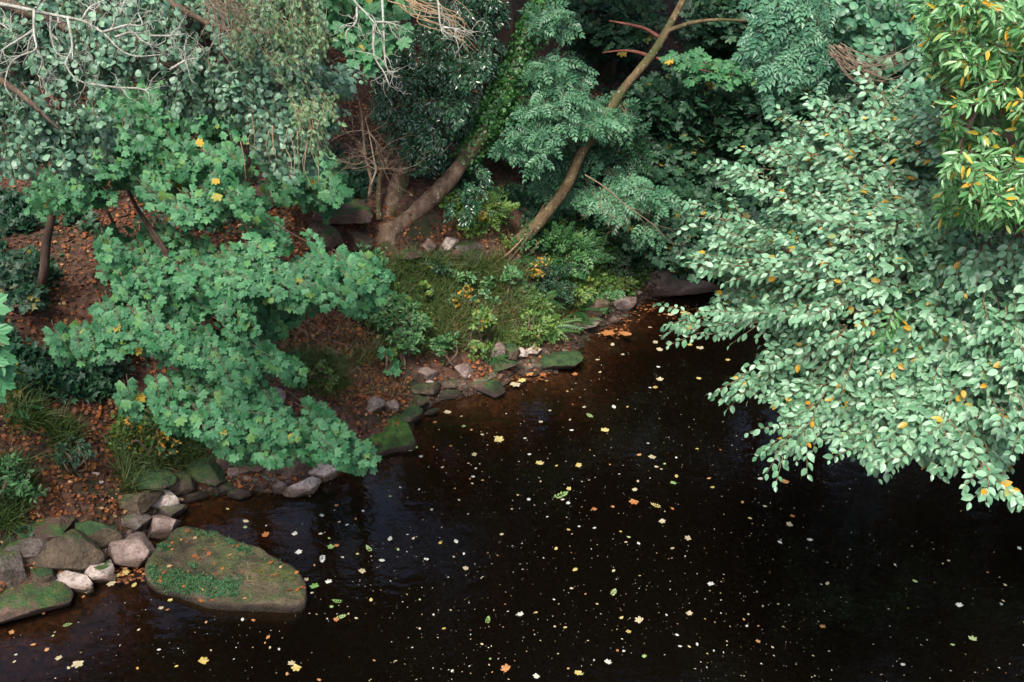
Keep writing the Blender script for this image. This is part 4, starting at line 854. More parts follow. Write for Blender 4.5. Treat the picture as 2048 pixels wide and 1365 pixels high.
# overhanging slab: its shadowed hollow is the cave
def outline_rock(name, label, top_px, z, th, mat, group, seed, n=26, tilt=(0, 0), under=.35, bulge=.06, step=.03):
    """a slab from its plan outline at level z, with rough rim, sloping sides and real thickness"""
    P = PZ(np.array([p[0] for p in top_px], float), np.array([p[1] for p in top_px], float), z)[:, :2]
    c = P.mean(0); Q = catmull(np.column_stack([np.vstack([P, P[:1]]), np.zeros(len(P)+1)]), 7)[:-1, :2]; m = len(Q)
    rel = Q-c; r = np.array([0, .12, .25, .37, .48, .58, .67, .75, .82, .88, .93, .965, .99, 1.0, 1.0, .985, .95, .9, .8])
    zz = np.array([0]*11+[-.008, -.02, -.045, -.10, -.16, -.3, -.5, -.8])*1.; zz[13:] *= th/.16
    V = []; 
    for k in range(1, len(r)):
        jit = 1+.035*fbm(np.column_stack([Q*4, np.full(m, k*.35+seed)]), 3)
        xy = c+rel*(r[k]*jit)[:, None]
        hz_ = bulge*(1-r[k]**2) + (.045*fbm(np.column_stack([xy*2.2, np.full(m, seed)]), 4)+.018*fbm(np.column_stack([xy*9, np.full(m, seed)]), 3))*(1 if k < 14 else .3)
        t = (xy-c)@np.array(tilt)
        V.append(np.column_stack([xy, z+zz[k]+hz_+t]))
    V = np.array(V).reshape(-1, 3); K = len(r)-1
    V = np.vstack([V, [*c, z+bulge]]); F = []
    for k in range(K-1):
        for j in range(m):
            j2 = (j+1) % m; F += [(k*m+j, (k+1)*m+j, (k+1)*m+j2), (k*m+j, (k+1)*m+j2, k*m+j2)]
    for j in range(m): F.append((K*m, j, (j+1) % m))
    A = V[F[0][0]]; 
    o = mesh(name, V, F, M[mat], origin=(*c, z-th), smooth=True); tag(o, label, 'rock', group); return o, P, c
fl = [(790, 700), (850, 620), (900, 570), (960, 540), (1060, 545), (1140, 565), (1240, 610), (1300, 640), (1400, 670), (1500, 710), (1560, 745), (1600, 800), (1622, 860), (1600, 935), (1500, 950), (1350, 945), (1200, 935), (1080, 920), (1000, 893), (930, 868), (830, 845), (780, 805), (772, 760)]
FLAT, fP, fc = outline_rock('boulder', 'large flat table boulder with green moss and scattered leaves, standing in the water', [(x/2.65, 850+y/2.65) for x, y in fl], .105, .11, 'flat', 'stones along the waterline', 3, bulge=.015, tilt=(0, .03))
s2 = [(300, 945), (400, 950), (570, 975), (610, 1020), (640, 1090), (540, 1110), (440, 1125), (340, 1080), (240, 1010), (230, 960)]
outline_rock('boulder', 'broad slab, brown on its left and mossy green on its right, by the sycamore tips', [(550+x/2.2756, 400+y/2.2756) for x, y in s2], .13, .2, 'slab', 'stones along the waterline', 9, tilt=(-.05, .08))
pc = hit([700], [470])[0]
V, F = ICO; V = V.copy()
for n_, d_ in (((0, 0, 1), .6), ((0, -.3, -1), .3), ((.5, -.8, .2), .8)): n_ = nrm(np.array(n_, float)); V = V-np.outer(np.maximum(V@n_-d_, 0), n_)
V *= 1+.13*fbm(V*2+5, 4)[:, None]
o = mesh('boulder', V*[.40, .36, .20]+pc+[-.1, .2, .20], F, M['brown'], origin=pc+[0, .1, .2], smooth=True); tag(o, 'pale rock lintel overhanging the dark mouth of the small cave', 'rock', 'rocks round the small cave')

# ------------------------------------------------------------------ ground cover
def slope_n(P, e=.1):
    x, y = P[:, 0], P[:, 1]
    return nrm(np.stack([-(gz(x+e, y)-gz(x-e, y))/(2*e), -(gz(x, y+e)-gz(x, y-e))/(2*e), np.ones(len(x))], -1))
def ground_pts(poly, n, clump=0, sig=20):
    uv = sample_poly(poly, n, clump, sig); P = hit(uv[:, 0], uv[:, 1]); P[:, 2] = gz(P[:, 0], P[:, 1]); return P[P[:, 2] > .0]
ALL = [(-60, 60), (1500, 60), (1500, 560), (1300, 600), (1000, 790), (840, 850), (700, 930), (560, 990), (330, 1010), (230, 1120), (-60, 1240)]
P = ground_pts(ALL, 15000, 14, 26); P = np.vstack([P, ground_pts(ALL, 5000), ground_pts([(80, 330), (620, 330), (640, 480), (500, 480), (100, 480)], 2600, 8, 18), ground_pts([(600, 100), (1250, 60), (1250, 200), (600, 300)], 1800, 8, 20), ground_pts([(540, 620), (720, 640), (800, 740), (840, 820), (700, 830), (560, 720)], 1300), ground_pts([(-20, 800), (240, 800), (330, 1000), (200, 1060), (-20, 1060)], 800, 10, 20), ground_pts([(380, 930), (660, 900), (680, 950), (560, 985), (380, 990)], 500)])
n = len(P); sn = slope_n(P)
leaves('fallen_leaves', T_IVY, P+sn*R.uniform(.006, .035, n)[:, None], nrm(rv(n)*[1, 1, .25]), nrm(sn+rv(n, .3)), R.uniform(.022, .062, n), M['litter'], curl=.5)
tag(bpy.data.objects['fallen_leaves'], 'carpet of brown and orange fallen leaves on the red slope', 'leaf litter', kind='stuff')
def grass(name, label, polys, length, lean=.5):
    Ps = [ground_pts(p, n, c, s) for p, n, c, s in polys]; P = np.vstack(Ps); n = len(P); k = 1
    D = nrm(UP*.9+np.array([.1, -.55, 0])*lean+rv(n, .38)); L = length*R.uniform(.5, 1.3, n)
    w, f, r = leaf_arrays(T_BLADE, P-UP*.01, D, nrm(np.cross(D, rv(n))), L, (R.random(n)*.6+.4*(vnoise(P*1.7)*.5+.5)), R.uniform(.1, .7, n))
    o = mesh(name, w, f, M['grass'], attrs={'rnd': r}); return tag(o, label, 'grass', kind='stuff')
grass('bank_grass', 'long grass and sedge tufts over the bank and stones', [
    ([(560, 780), (700, 740), (830, 700), (1000, 680), (1060, 560), (1000, 520), (760, 520), (700, 600), (760, 700), (640, 730)], 9000, 60, 15), ([(700, 540), (1000, 540), (1290, 560), (1180, 640), (1000, 720), (860, 740), (760, 690)], 5200, 90, 13),
    ([(580, 730), (650, 700), (700, 780), (620, 800)], 1700, 80, 12), ([(-40, 920), (60, 930), (70, 1000), (30, 1070), (-40, 1080)], 2600, 60, 14), ([(210, 880), (330, 860), (430, 900), (400, 940), (250, 960)], 2200, 60, 16),
    ([(90, 860), (160, 850), (160, 940), (110, 950)], 900, 80, 12), ([(430, 860), (560, 910), (500, 930), (420, 910)], 800, 60, 14), ([(240, 940), (330, 940), (320, 990), (250, 990)], 500, 50, 10), ([(20, 780), (100, 780), (90, 860), (20, 860)], 900, 60, 14)], .2)
grass('dry_grass', 'straw-coloured dying grass over the bare red earth', [([(560, 620), (720, 640), (800, 760), (840, 800), (700, 810), (600, 780), (550, 700)], 1900, 30, 16), ([(430, 860), (560, 900), (480, 930), (400, 900)], 500, 30, 14), ([(720, 560), (1000, 560), (1050, 680), (820, 720)], 1500, 40, 16), ([(900, 440), (1080, 440), (1030, 510), (900, 500)], 500, 30, 12)], .15)
bpy.data.objects['dry_grass'].data.materials[0] = M['straw']
def herbs(name, label, polys, mat, size, hmax, tm=T_RH, k=5):
    Ps = [ground_pts(p, n, c, s) for p, n, c, s in polys]; P = np.vstack(Ps); P = P[vnoise(P*1.25+3)+.5*vnoise(P*3.3) > -.22]; n = len(P)
    a = spray_leaves(P, nrm(UP+np.array([0, -.4, 0])+rv(n, .4)), hmax*R.uniform(.4, 1.1, n), k, size, .2, ang=75, petiole=.3, jit=.4)
    a = list(a[:4]); a[3] = a[3]*np.clip(1+.7*vnoise(a[0]*2.1), .45, 1.9); o = leaves(name, tm, *a, mat, rnd=np.clip(R.random(len(a[0]))*.75+.25*vnoise(a[0]*1.4+7)+.1, 0, 1)); return tag(o, label, 'undergrowth', kind='stuff')
herbs('bank_undergrowth', 'yellow-green weeds and herbs covering the middle of the bank', [
    ([(760, 560), (860, 540), (1000, 540), (1100, 600), (1130, 680), (1000, 700), (960, 720), (870, 730), (800, 640)], 3400, 24, 16), ([(880, 410), (1010, 390), (1010, 440), (960, 480), (880, 450)], 500, 12, 14), ([(1000, 450), (1240, 440), (1300, 560), (1200, 640), (1100, 600), (1000, 540)], 1900, 20, 16), ([(240, 840), (330, 830), (420, 880), (330, 920), (220, 920)], 260, 12, 16)], M['herb'], .055, .20, T_OVAL, k=6)
herbs('shade_undergrowth', 'dark ivy and low green plants in the shade of the trees', [
    ([(-60, 480), (70, 500), (190, 540), (200, 620), (80, 680), (110, 740), (250, 740), (240, 800), (60, 790), (-60, 760)], 1900, 14, 24), ([(-60, 340), (60, 360), (90, 480), (-60, 490)], 420, 14, 24), ([(550, 300), (760, 310), (740, 400), (640, 390), (560, 380)], 500, 14, 20), ([(80, 340), (620, 330), (560, 470), (380, 480), (120, 470)], 520, 16, 22), ([(200, 560), (420, 560), (420, 700), (300, 740), (200, 700)], 260, 16, 18),  # sparse patch behind the sycamore crown is added to darken the lit soil
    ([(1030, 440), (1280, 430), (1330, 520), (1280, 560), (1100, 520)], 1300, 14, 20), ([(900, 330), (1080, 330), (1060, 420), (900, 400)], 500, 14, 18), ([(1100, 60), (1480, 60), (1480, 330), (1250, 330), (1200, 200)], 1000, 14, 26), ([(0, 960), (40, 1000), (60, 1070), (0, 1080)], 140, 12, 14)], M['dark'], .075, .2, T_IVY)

# individual shrubs / ferns
SH = 'low shrubs on the bank'
def shrub(u, v, w, h, mat, tm, size, n, label, name='shrub', L=.17, k=7, thick=.5, **kw):
    b = hit([u], [v+h*.5])[0]; z = float((b-CAM)@FW)
    a = np.linspace(0, 2*PI, 14)[:-1]; rj = 1+.22*np.sin(a*3+u)+.12*np.sin(a*5+v); poly = np.column_stack([u+w/2*np.cos(a)*rj, v+h/2*np.sin(a)*rj])
    return bush(name, label, poly, n, z-.25, thick, tm, mat, L, k, size, (u, v+h*.5), 'shrub', SH, centre=(u, v+h*.45, z+.1), stems=7, clump=5, sig=w*.12, flat=1., face=(0, -.6, .75), **kw)
shrub(800, 655, 100, 150, M['shrub'], T_HOLLY, .075, 170, 'blue-green leafy shrub standing alone on the grassy bank')
shrub(715, 570, 130, 150, M['shrub'], T_HOLLY, .08, 190, 'darker shrub at the tip of the sycamore leaves')
shrub(775, 720, 45, 45, M['sycamore'], T_SYC, .1, 14, 'tiny lobed seedling below the blue-green shrub', L=.1, k=5)
shrub(1010, 580, 80, 90, M['shrub'], T_OVAL, .07, 90, 'round green shrub in the middle of the bank')
shrub(1110, 565, 90, 80, M['dark'], T_HOLLY, .07, 120, 'dark small-leaved shrub above the ferny patch')
shrub(1065, 650, 60, 70, M['herb'], T_OVAL, .06, 60, 'yellow-green herb clump above the white stones')
shrub(960, 660, 60, 80, M['herb'], T_OVAL, .06, 80, 'yellowish weed clump left of the white stones')
shrub(1225, 530, 90, 60, M['dark'], T_HOLLY, .07, 100, 'dark shrub near the long brown stone')
shrub(1140, 500, 120, 90, M['shrub'], T_ASH, .2, 60, 'feathery green shrub right of the ash foot', L=.25, k=5)
shrub(1280, 470, 100, 80, M['shrub'], T_ASH, .2, 40, 'feathery shrub in shade over the far bank', L=.25, k=5)
shrub(880, 525, 55, 45, M['dark'], T_OVAL, .06, 50, 'dark sprig against the ledge stones')
shrub(950, 415, 110, 60, M['herb'], T_ASH, .17, 50, 'bright yellow-green bush beneath the ivy thicket', L=.2, k=5)
shrub(300, 860, 150, 90, M['yellowshrub'], T_OVAL, .055, 130, 'low shrub with orange-yellow leaves under the sycamore')
shrub(30, 560, 120, 120, M['dark'], T_IVY, .09, 110, 'dark ivy clump by the slim stem at the left edge')
shrub(180, 700, 130, 90, M['dark'], T_IVY, .09, 90, 'dark clump below the left sycamore twigs')
shrub(25, 960, 90, 90, M['shrub'], T_HOLLY, .06, 60, 'green clump in the grass above the cracked grey boulder')
shrub(930, 600, 60, 50, M['yellowshrub'], T_OVAL, .055, 40, 'small yellowing shrub on the sunny part of the bank')
shrub(1210, 600, 70, 40, M['shrub'], T_OVAL, .06, 50, 'small green shrub behind the broad pale boulder')
for q in ((840, 600, 60, 60, 'herb', T_SYC, .06, 40, 'lobed-leaf weed in the upper left of the grassy bank'), (890, 690, 50, 60, 'shrub', T_OVAL, .05, 50, 'dark green weed right of the lone blue-green shrub'), (1080, 540, 50, 50, 'yellowshrub', T_OVAL, .05, 40, 'yellow-flecked weed below the ash foot'),
          (1160, 585, 60, 50, 'herb', T_OVAL, .055, 50, 'light green weed above the flat grey stone'), (920, 560, 50, 40, 'shrub', T_OVAL, .055, 40, 'green weed just below the mossy ledge stone'), (640, 750, 60, 50, 'herb', T_RH, .05, 40, 'tufty weed on the bare earth over the slab'),
          (1050, 480, 50, 50, 'shrub', T_HOLLY, .06, 40, 'leafy sprig against the ash foot'), (1240, 570, 50, 40, 'herb', T_OVAL, .05, 40, 'yellow-green weed over the broad pale boulder'), (140, 900, 70, 60, 'dark', T_HOLLY, .05, 50, 'dark weed on the leafy slope at lower left'), (760, 640, 40, 50, 'herb', T_OVAL, .05, 30, 'pale weed left of the lone blue-green shrub')):
    shrub(q[0], q[1], q[2], q[3], M[q[4]], q[5], q[6], q[7], q[8], name='weed', L=.12, k=6, thick=.3)
def fern(u, v, px, label, n=11):
    b = hit([u], [v])[0]; z = float((b-CAM)@FW); L = px*z/FPX; a = np.linspace(0, 2*PI, n+1)[:-1]+R.uniform(0, .3, n)
    t = thing('fern', label, 'fern', b, 'ferns on the bank'); D = nrm(np.stack([np.cos(a), np.sin(a)-.2, np.full(n, .75)], -1)); 
    Nv = nrm(UP+.2*rv(n)); Ls = L*R.uniform(.75, 1.1, n)
    for i in range(n):
        w, f, r = leaf_arrays(T_FERN, b[None], D[i:i+1], Nv[i:i+1], Ls[i:i+1], None, R.uniform(.1, .4, 1)); mesh('frond', w, f, M['fern'], t, attrs={'rnd': r})
for u, v, s, l in ((1215, 500, 55, 'fern in shade below the feathery shrub'), (1170, 470, 50, 'fern close beside the ash foot'), (1100, 660, 60, 'broad fern drooping over the square mossy boulder'), (1150, 625, 50, 'fern left of the flat grey stone'), (985, 715, 34, 'small fern beside the tall pinkish stone'),
                   (30, 820, 50, 'fern under the ivy at the left edge'), (660, 545, 45, 'fern left of the darker shrub'), (1300, 440, 50, 'fern under the far dark bush'), (1080, 600, 45, 'fern in the middle of the bank'), (1040, 520, 40, 'fern right under the ash foot')):
    fern(u, v, s, l)

# exposed roots on bare earth
def root_line(pts):
    p = hit([q[0] for q in pts], [q[1] for q in pts]); return p+UP*.012
rb = hit([600], [650])[0]; rt = thing('tree_root', 'exposed roots snaking down the bare red earth under the sycamore', 'root', rb)
for pts, r in (([(560, 645), (600, 660), (640, 690), (690, 715), (740, 735)], .022), ([(585, 640), (620, 650), (650, 665), (700, 670)], .016), ([(640, 690), (655, 720), (690, 740)], .013), ([(600, 660), (590, 690), (610, 720)], .014), ([(620, 668), (680, 690), (740, 700), (775, 720)], .015), ([(700, 720), (730, 750), (760, 760)], .01)):
    p = root_line(pts); tubes('root', [(p, np.linspace(r*1.5, r*.6, len(p)))], M['rootbark'], rt, .15, 7, 6)
p = root_line([(960, 560), (1040, 500), (1100, 430), (1150, 380)])+UP*.05
o = thing('fallen_branch', 'thin bare stick leaning beside the ash foot', 'branch', p[0]); tubes('stick', [(p+[[0, 0, 0], [0, -.1, .1], [0, -.15, .3], [0, -.1, .3]], [.012, .012, .01, .006])], M['tan'], o)
tubes('stick', twiggy([(p+[[.2, 0, 0], [.1, -.1, .15], [.05, -.15, .3], [.2, -.1, .4]], [.008, .008, .006, .004])], 5, .3, .003, .3, 1, FW), M['twig'], o)
# hanging dead ash twig right of centre
Zd = za-.9
o = thing('dead_twig', 'pale dead twigs dangling below the ash leaves over the far bank', 'branch', W(1180, 355, Zd))
ls = [(PXL([(1170, 350), (1210, 375), (1250, 410), (1300, 445), (1335, 480)], Zd), [.012, .01, .008, .006, .003]), (PXL([(1210, 375), (1200, 410), (1220, 430), (1260, 440)], Zd), [.006, .005, .004, .002])]
tubes('twigs', twiggy(ls, 6, .35, .003, .35, 2, FW), M['twig2'], o, sides=5)
# pale driftwood chip on slab
p = W(700, 826, 11.15); p = PZ(698., 827., .19)
V, F = tube_arr(np.array([p+[-.06, -.03, 0], p+[0, .005, .012], p+[.075, .03, .005]]), [.006, .012, .004], 7, 4, .3)
o = mesh('wood_chip', V, quads_to_tris(F), M['white'], origin=p, smooth=True); tag(o, 'small white splinter of wood lying on the brown end of the slab', 'wood chip')
# grass tuft patch and leaves on the flat boulder
deps = bpy.context.evaluated_depsgraph_get(); deps.update()
def on_flat(polyz, n):
    uv = sample_poly([(x/2.65, 850+y/2.65) for x, y in polyz], n); q = PZ(uv[:, 0], uv[:, 1], .12); out = []
    inv = FLAT.matrix_world.inverted()
    for a in q:
        ok, loc, no, _ = FLAT.ray_cast(inv @ Vector((a[0], a[1], 2.)), Vector((0, 0, -1)))
        if ok: out.append((FLAT.matrix_world @ loc)[:])
    return np.array(out)
Pm = np.vstack([on_flat([(780, 740), (880, 790), (960, 770), (1050, 800), (1150, 820), (1270, 830), (1260, 900), (1100, 905), (980, 880), (800, 835)], 2700), on_flat([(880, 750), (1290, 800), (1280, 850), (900, 800)], 350), on_flat(fl, 380), on_flat([(1190, 625), (1330, 670), (1350, 700), (1260, 690)], 350), on_flat([(830, 620), (900, 630), (900, 660), (840, 650)], 150), on_flat([(990, 720), (1050, 730), (1030, 760)], 120), on_flat([(1040, 545), (1150, 570), (1130, 600), (1040, 590)], 160)])
n = len(Pm); w, f, r = leaf_arrays(T_RH, Pm, nrm(rv(n)+UP*.8), nrm(UP+rv(n, .4)), R.uniform(.012, .034, n))
mesh('moss', w, f, M['moss_leaf'], FLAT, attrs={'rnd': r})
Pm = on_flat([(1300, 740), (1560, 780), (1570, 830), (1300, 830)], 420); n = len(Pm)
w, f, r = leaf_arrays(T_BLADE, Pm, nrm(rv(n)*[1, 1, .1]+[1, 0, .12]), nrm(UP+rv(n, .2)), R.uniform(.04, .10, n), R.uniform(.5, 1, n)); mesh('dry_grass', w, f, M['grass'], FLAT, attrs={'rnd': r})
RL = [('orange', M['fl_orange']), ('cream', M['fl_cream']), ('yellow', M['fl_yellow'])]
Pm = on_flat(fl, 46); n = len(Pm)
w, f, r = leaf_arrays(T_IVY, Pm+[0, 0, .012], nrm(rv(n)*[1, 1, .15]), nrm(UP+rv(n, .25)), R.uniform(.025, .065, n)); o = mesh('boulder_leaves', w, f, M['litter'], attrs={'rnd': np.repeat(R.uniform(.6, 1, n), len(T_IVY[0]))}); tag(o, 'fallen leaves scattered over the flat mossy boulder', 'leaf litter', kind='stuff')

# ------------------------------------------------------------------ floating leaves
kinds = {'cream': M['fl_cream'], 'yellow': M['fl_yellow'], 'orange': M['fl_orange'], 'green': M['fl_green'], 'white': M['fl_white']}
FLT = [  # (u, v, px, colour, shape) read off the photograph
 (1010, 1337, 20, 'orange', 0), (1156, 1347, 14, 'yellow', 0), (1072, 1354, 13, 'white', 0), (975, 1243, 14, 'green', 2), (932, 1137, 12, 'cream', 0), (1040, 1229, 13, 'white', 0), (1277, 1240, 18, 'cream', 0), (1379, 1228, 13, 'cream', 0), (1217, 1324, 14, 'white', 0),
 (1257, 1264, 10, 'yellow', 0), (1243, 1236, 11, 'yellow', 1), (1226, 1187, 16, 'green', 2), (1227, 1142, 10, 'cream', 1), (1421, 1168, 13, 'white', 0), (1150, 1140, 14, 'yellow', 1), (1112, 1098, 11, 'yellow', 1), (912, 1083, 14, 'white', 1), (780, 1078, 16, 'white', 1), (827, 1077, 10, 'cream', 1),
 (999, 880, 22, 'yellow', 0), (1050, 877, 8, 'white', 1), (1080, 926, 16, 'yellow', 0), (1113, 932, 9, 'yellow', 1), (1158, 931, 14, 'yellow', 0), (948, 909, 12, 'cream', 0), (946, 954, 10, 'white', 1), (885, 935, 8, 'cream', 1), (1118, 993, 24, 'green', 2), (1137, 978, 11, 'yellow', 0), (1270, 980, 11, 'cream', 0),
 (1267, 1005, 18, 'orange', 0), (1189, 1018, 10, 'orange', 0), (1314, 1013, 16, 'yellow', 2), (1345, 1018, 10, 'orange', 1), (1325, 1044, 14, 'cream', 0), (1375, 1077, 14, 'cream', 0), (1345, 1097, 9, 'cream', 1), (1277, 1087, 10, 'white', 1), (1304, 915, 14, 'cream', 0), (1313, 934, 10, 'cream', 1), (1278, 910, 9, 'orange', 0),
 (1353, 953, 12, 'yellow', 1), (1347, 966, 12, 'green', 0), (1418, 957, 10, 'orange', 1), (1425, 975, 10, 'yellow', 1), (1394, 898, 8, 'yellow', 1), (1210, 860, 16, 'yellow', 0), (1228, 815, 14, 'white', 1), (1178, 831, 14, 'green', 2), (1143, 861, 10, 'white', 1), (1255, 814, 8, 'yellow', 1), (1140, 840, 8, 'cream', 1),
 (408, 1321, 20, 'yellow', 0), (592, 1338, 19, 'yellow', 0), (583, 1326, 14, 'cream', 0), (574, 1348, 10, 'orange', 1), (638, 1360, 10, 'orange', 1), (155, 1330, 22, 'cream', 0), (117, 1316, 13, 'cream', 0), (137, 1336, 10, 'cream', 1), (94, 1300, 10, 'orange', 0), (66, 1290, 12, 'orange', 1), (275, 1337, 9, 'orange', 1), (353, 1333, 9, 'yellow', 1),
 (322, 1217, 10, 'cream', 0), (335, 1220, 9, 'orange', 1), (485, 1240, 11, 'white', 1), (507, 1241, 10, 'orange', 1), (412, 1245, 8, 'orange', 1), (536, 1275, 12, 'orange', 1), (530, 1286, 6, 'orange', 1), (540, 1296, 8, 'cream', 1), (558, 1299, 8, 'white', 1), (277, 1260, 8, 'cream', 1), (223, 1168, 17, 'cream', 0), (268, 1171, 16, 'yellow', 1),
 (233, 1152, 14, 'yellow', 0), (252, 1146, 16, 'yellow', 0), (245, 1150, 12, 'orange', 0), (175, 1184, 12, 'cream', 0), (167, 1194, 9, 'orange', 1), (87, 1227, 12, 'orange', 1), (24, 1265, 12, 'orange', 0), (132, 1251, 13, 'green', 2), (455, 1018, 10, 'yellow', 1), (492, 1043, 15, 'cream', 1), (490, 1055, 8, 'green', 0), (530, 1070, 16, 'orange', 0),
 (590, 1068, 12, 'white', 0), (641, 1068, 10, 'white', 1), (598, 1105, 14, 'white', 0), (661, 1095, 14, 'green', 0), (673, 1092, 10, 'orange', 0), (645, 1116, 17, 'white', 2), (685, 1115, 8, 'white', 1), (629, 1131, 7, 'orange', 1), (657, 1163, 13, 'white', 0), (628, 1172, 17, 'green', 0), (611, 1160, 12, 'cream', 0), (624, 1186, 8, 'cream', 1),
 (677, 1204, 15, 'green', 2), (680, 1235, 15, 'green', 2), (672, 1240, 12, 'orange', 0), (673, 1011, 8, 'orange', 0), (644, 1031, 9, 'white', 0), (694, 1050, 8, 'white', 1), (739, 1100, 14, 'green', 2), (764, 1121, 14, 'white', 1), (725, 1142, 14, 'cream', 0), (742, 1200, 12, 'yellow', 1), (1250, 668, 30, 'orange', 1), (1215, 666, 26, 'orange', 0),
 (1225, 690, 14, 'cream', 1), (1370, 628, 18, 'yellow', 0), (1340, 630, 14, 'cream', 0), (1400, 625, 12, 'orange', 0), (1300, 655, 9, 'cream', 1), (1310, 685, 12, 'cream', 0), (1380, 690, 10, 'yellow', 0), (1400, 697, 14, 'cream', 0), (1455, 720, 10, 'yellow', 0), (1320, 700, 14, 'cream', 0), (1195, 720, 10, 'cream', 1), (1200, 745, 9, 'cream', 1),
 (1320, 760, 14, 'cream', 0), (1398, 757, 10, 'yellow', 0), (1310, 775, 10, 'yellow', 0), (1420, 790, 12, 'white', 1), (1475, 800, 10, 'yellow', 1), (895, 826, 14, 'cream', 0), (870, 845, 8, 'orange', 0), (878, 860, 6, 'orange', 1), (820, 900, 12, 'cream', 0), (830, 895, 12, 'green', 0), (1030, 770, 20, 'cream', 0), (1045, 762, 16, 'yellow', 0), (960, 783, 15, 'orange', 0),
 (1150, 749, 12, 'orange', 0), (1020, 752, 18, 'orange', 0), (1058, 748, 18, 'orange', 0), (1085, 750, 14, 'orange', 0), (998, 760, 16, 'yellow', 0), (1578, 1050, 14, 'cream', 0), (1655, 1167, 12, 'cream', 1), (1585, 1033, 9, 'orange', 0), (1520, 958, 14, 'white', 1), (1570, 965, 14, 'orange', 0), (1485, 1005, 10, 'orange', 1), (1530, 1013, 10, 'cream', 1),
 (1500, 1037, 9, 'yellow', 1), (1560, 1085, 12, 'white', 1), (1620, 1080, 14, 'white', 1), (1945, 1277, 16, 'green', 0), (1918, 1210, 14, 'white', 0), (1830, 1163, 12, 'green', 1), (1645, 1253, 11, 'orange', 0), (1790, 1130, 8, 'cream', 1), (1905, 1290, 10, 'green', 1), (1360, 1293, 9, 'white', 1), (1545, 1295, 8, 'cream', 1), (2010, 1170, 9, 'cream', 1), (1975, 1145, 7, 'orange', 1),
]
rg = np.random.default_rng(5)
cols = ['cream', 'white', 'yellow', 'orange', 'green', 'cream', 'white']
while len(FLT) < 298:
    u, v = rg.uniform(0, 2040), rg.uniform(600, 1362)
    c = PZ(u, v)
    if not in_poly(c[0:1], c[1:2], POLY)[0] or dist_poly(c[0:1], c[1:2], POLY)[0] < .15: continue
    if in_poly(np.array([u]), np.array([v]), [(285, 1100), (340, 1040), (620, 1120), (625, 1250), (290, 1190)])[0] or (u > 1450 and v < 1000 and rg.random() < .9): continue
    den = math.exp(-((u-1050+(v-900)*.0)/480)**2)+.25
    if rg.random() > den or vnoise(np.array([c[0]*.9+c[1]*.5, c[1]*1.6-c[0]*.5, 3.3])) < rg.uniform(-.3, .15): continue
    FLT.append((u, v, rg.uniform(4, 9.5), cols[rg.integers(0, 7)], int(rg.random() < .6)))
rowsN = ((0, 720, 'farthest'), (720, 830, 'far'), (830, 930, 'upper'), (930, 1030, 'middle'), (1030, 1130, 'lower middle'), (1130, 1240, 'lower'), (1240, 1400, 'bottom'))
colsN = ((0, 330, 'far left'), (330, 650, 'left'), (650, 900, 'centre-left'), (900, 1150, 'centre'), (1150, 1400, 'centre-right'), (1400, 1700, 'right'), (1700, 2100, 'far right'))
shape_w = {0: 'lobed', 1: 'oval', 2: 'feathery'}
keyf = {}
for q in FLT:
    rn = next(x[2] for x in rowsN if x[0] <= q[1] < x[1]); cn = next(x[2] for x in colsN if x[0] <= q[0] < x[1])
    keyf.setdefault((q[3], q[4], rn, cn), []).append(q)
ordw = ['leftmost', 'second from left', 'third from left', 'fourth from left', 'fifth from left', 'sixth from left', 'seventh from left', 'eighth from left']
hav = 0
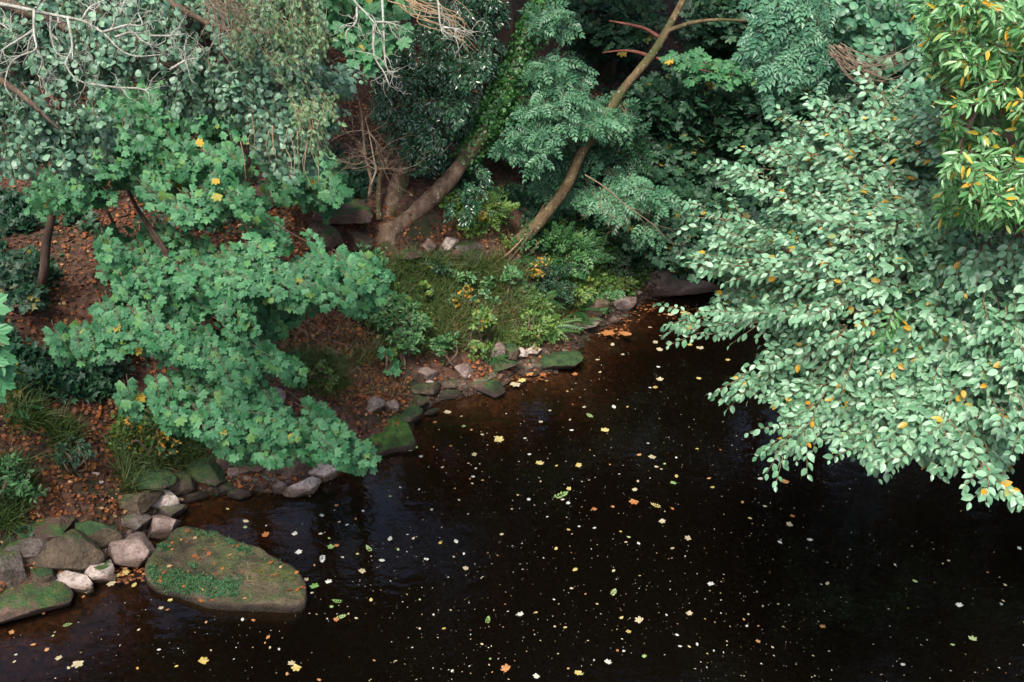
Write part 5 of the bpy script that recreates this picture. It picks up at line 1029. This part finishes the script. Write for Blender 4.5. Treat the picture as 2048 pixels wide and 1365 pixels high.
for (co, shp, rn, cn), qs in keyf.items():
    qs.sort(key=lambda q: q[0])
    for i, (u, v, s, *_r) in enumerate(qs):
        p = PZ(u, v, .004+.0001*(hav % 9)); hav += 1; z = (p-CAM)@FW; L = s*z/FPX*.95
        tm = {0: T_SYC, 1: T_OVAL, 2: T_ASH}[shp]; V, F = tm; V = V.copy(); V[:, 0] -= .5; cu = rg.uniform(-.05, .3)
        V[:, 2] = cu*((V[:, 0]*2)**2+(V[:, 1]*2)**2)*.35+.02*rg.normal(0, 1, len(V)); V[:, 2] -= V[:, 2].min()
        a = rg.uniform(0, 6.28); c_, s_ = math.cos(a), math.sin(a); L = max(L, .022)
        if shp == 2: L *= 1.3
        V = np.stack([V[:, 0]*c_-V[:, 1]*s_, V[:, 0]*s_+V[:, 1]*c_, V[:, 2]], -1)*L
        lab = f'{co} {shape_w[shp]} leaf afloat, {rn} {cn} river' + (f', {ordw[min(i, 7)]} of its kind' if len(qs) > 1 else '')
        o = mesh('floating_leaf', V+p, F, kinds[co], origin=p, attrs={'rnd': np.full(len(V), rg.random())}); tag(o, lab, 'leaf', 'fallen leaves floating on the river')
# specks
n = 5600; uv = np.column_stack([rg.uniform(-100, 2150, n), rg.uniform(560, 1400, n)]); P = PZ(uv[:, 0], uv[:, 1], .003)
ok = in_poly(P[:, 0], P[:, 1], POLY) & ~in_poly(P[:, 0], P[:, 1], fP) & (rg.random(n) < .35+.65*np.exp(-((uv[:, 0]-1150)/550)**2)) & (vnoise(np.column_stack([P[:, 0]*.9+P[:, 1]*.5, P[:, 1]*1.7-P[:, 0]*.6, P[:, 2]])) > rg.uniform(-.5, .25, n))
P = P[ok]; n = len(P); sz = .006+.016*rg.random(n)**3.5
w, f, r = leaf_arrays(T_RH, P, nrm(rg.normal(0, 1, (n, 3))*[1, 1, 0]), np.repeat(UP[None], n, 0)+rg.normal(0, .05, (n, 3)), sz*1.2, rg.random(n))
o = mesh('floating_specks', w+[0, 0, .003], f, M['fl_mixed'], attrs={'rnd': r}); tag(o, 'fine pale seeds and leaf crumbs floating over the dark river', 'debris', kind='stuff')
# drifts of leaves caught at the far shore
n = 500; uv = np.vstack([sample_poly([(1320, 612), (1440, 612), (1440, 640), (1320, 640)], 80), sample_poly([(1190, 655), (1260, 650), (1260, 680), (1190, 675)], 45), sample_poly([(980, 742), (1100, 742), (1095, 760), (990, 765)], 80), sample_poly([(1220, 640), (1300, 600), (1330, 605), (1260, 655)], 60), sample_poly([(225, 1135), (290, 1130), (290, 1165), (225, 1165)], 45)])
P = PZ(uv[:, 0], uv[:, 1], .005); n = len(P)
w, f, r = leaf_arrays(T_IVY, P+rg.normal(0, 1, (n, 3))*[0, 0, .001], nrm(rg.normal(0, 1, (n, 3))*[1, 1, 0]), nrm(UP+rg.normal(0, .12, (n, 3))), rg.uniform(.025, .055, n), rg.uniform(.2, 1, n))
w[:, 2] = np.maximum(w[:, 2], .004)
o = mesh('drifted_leaves', w, f, M['litter'], attrs={'rnd': r}); tag(o, 'rafts of orange and yellow leaves gathered along the shore', 'leaf litter', kind='stuff')
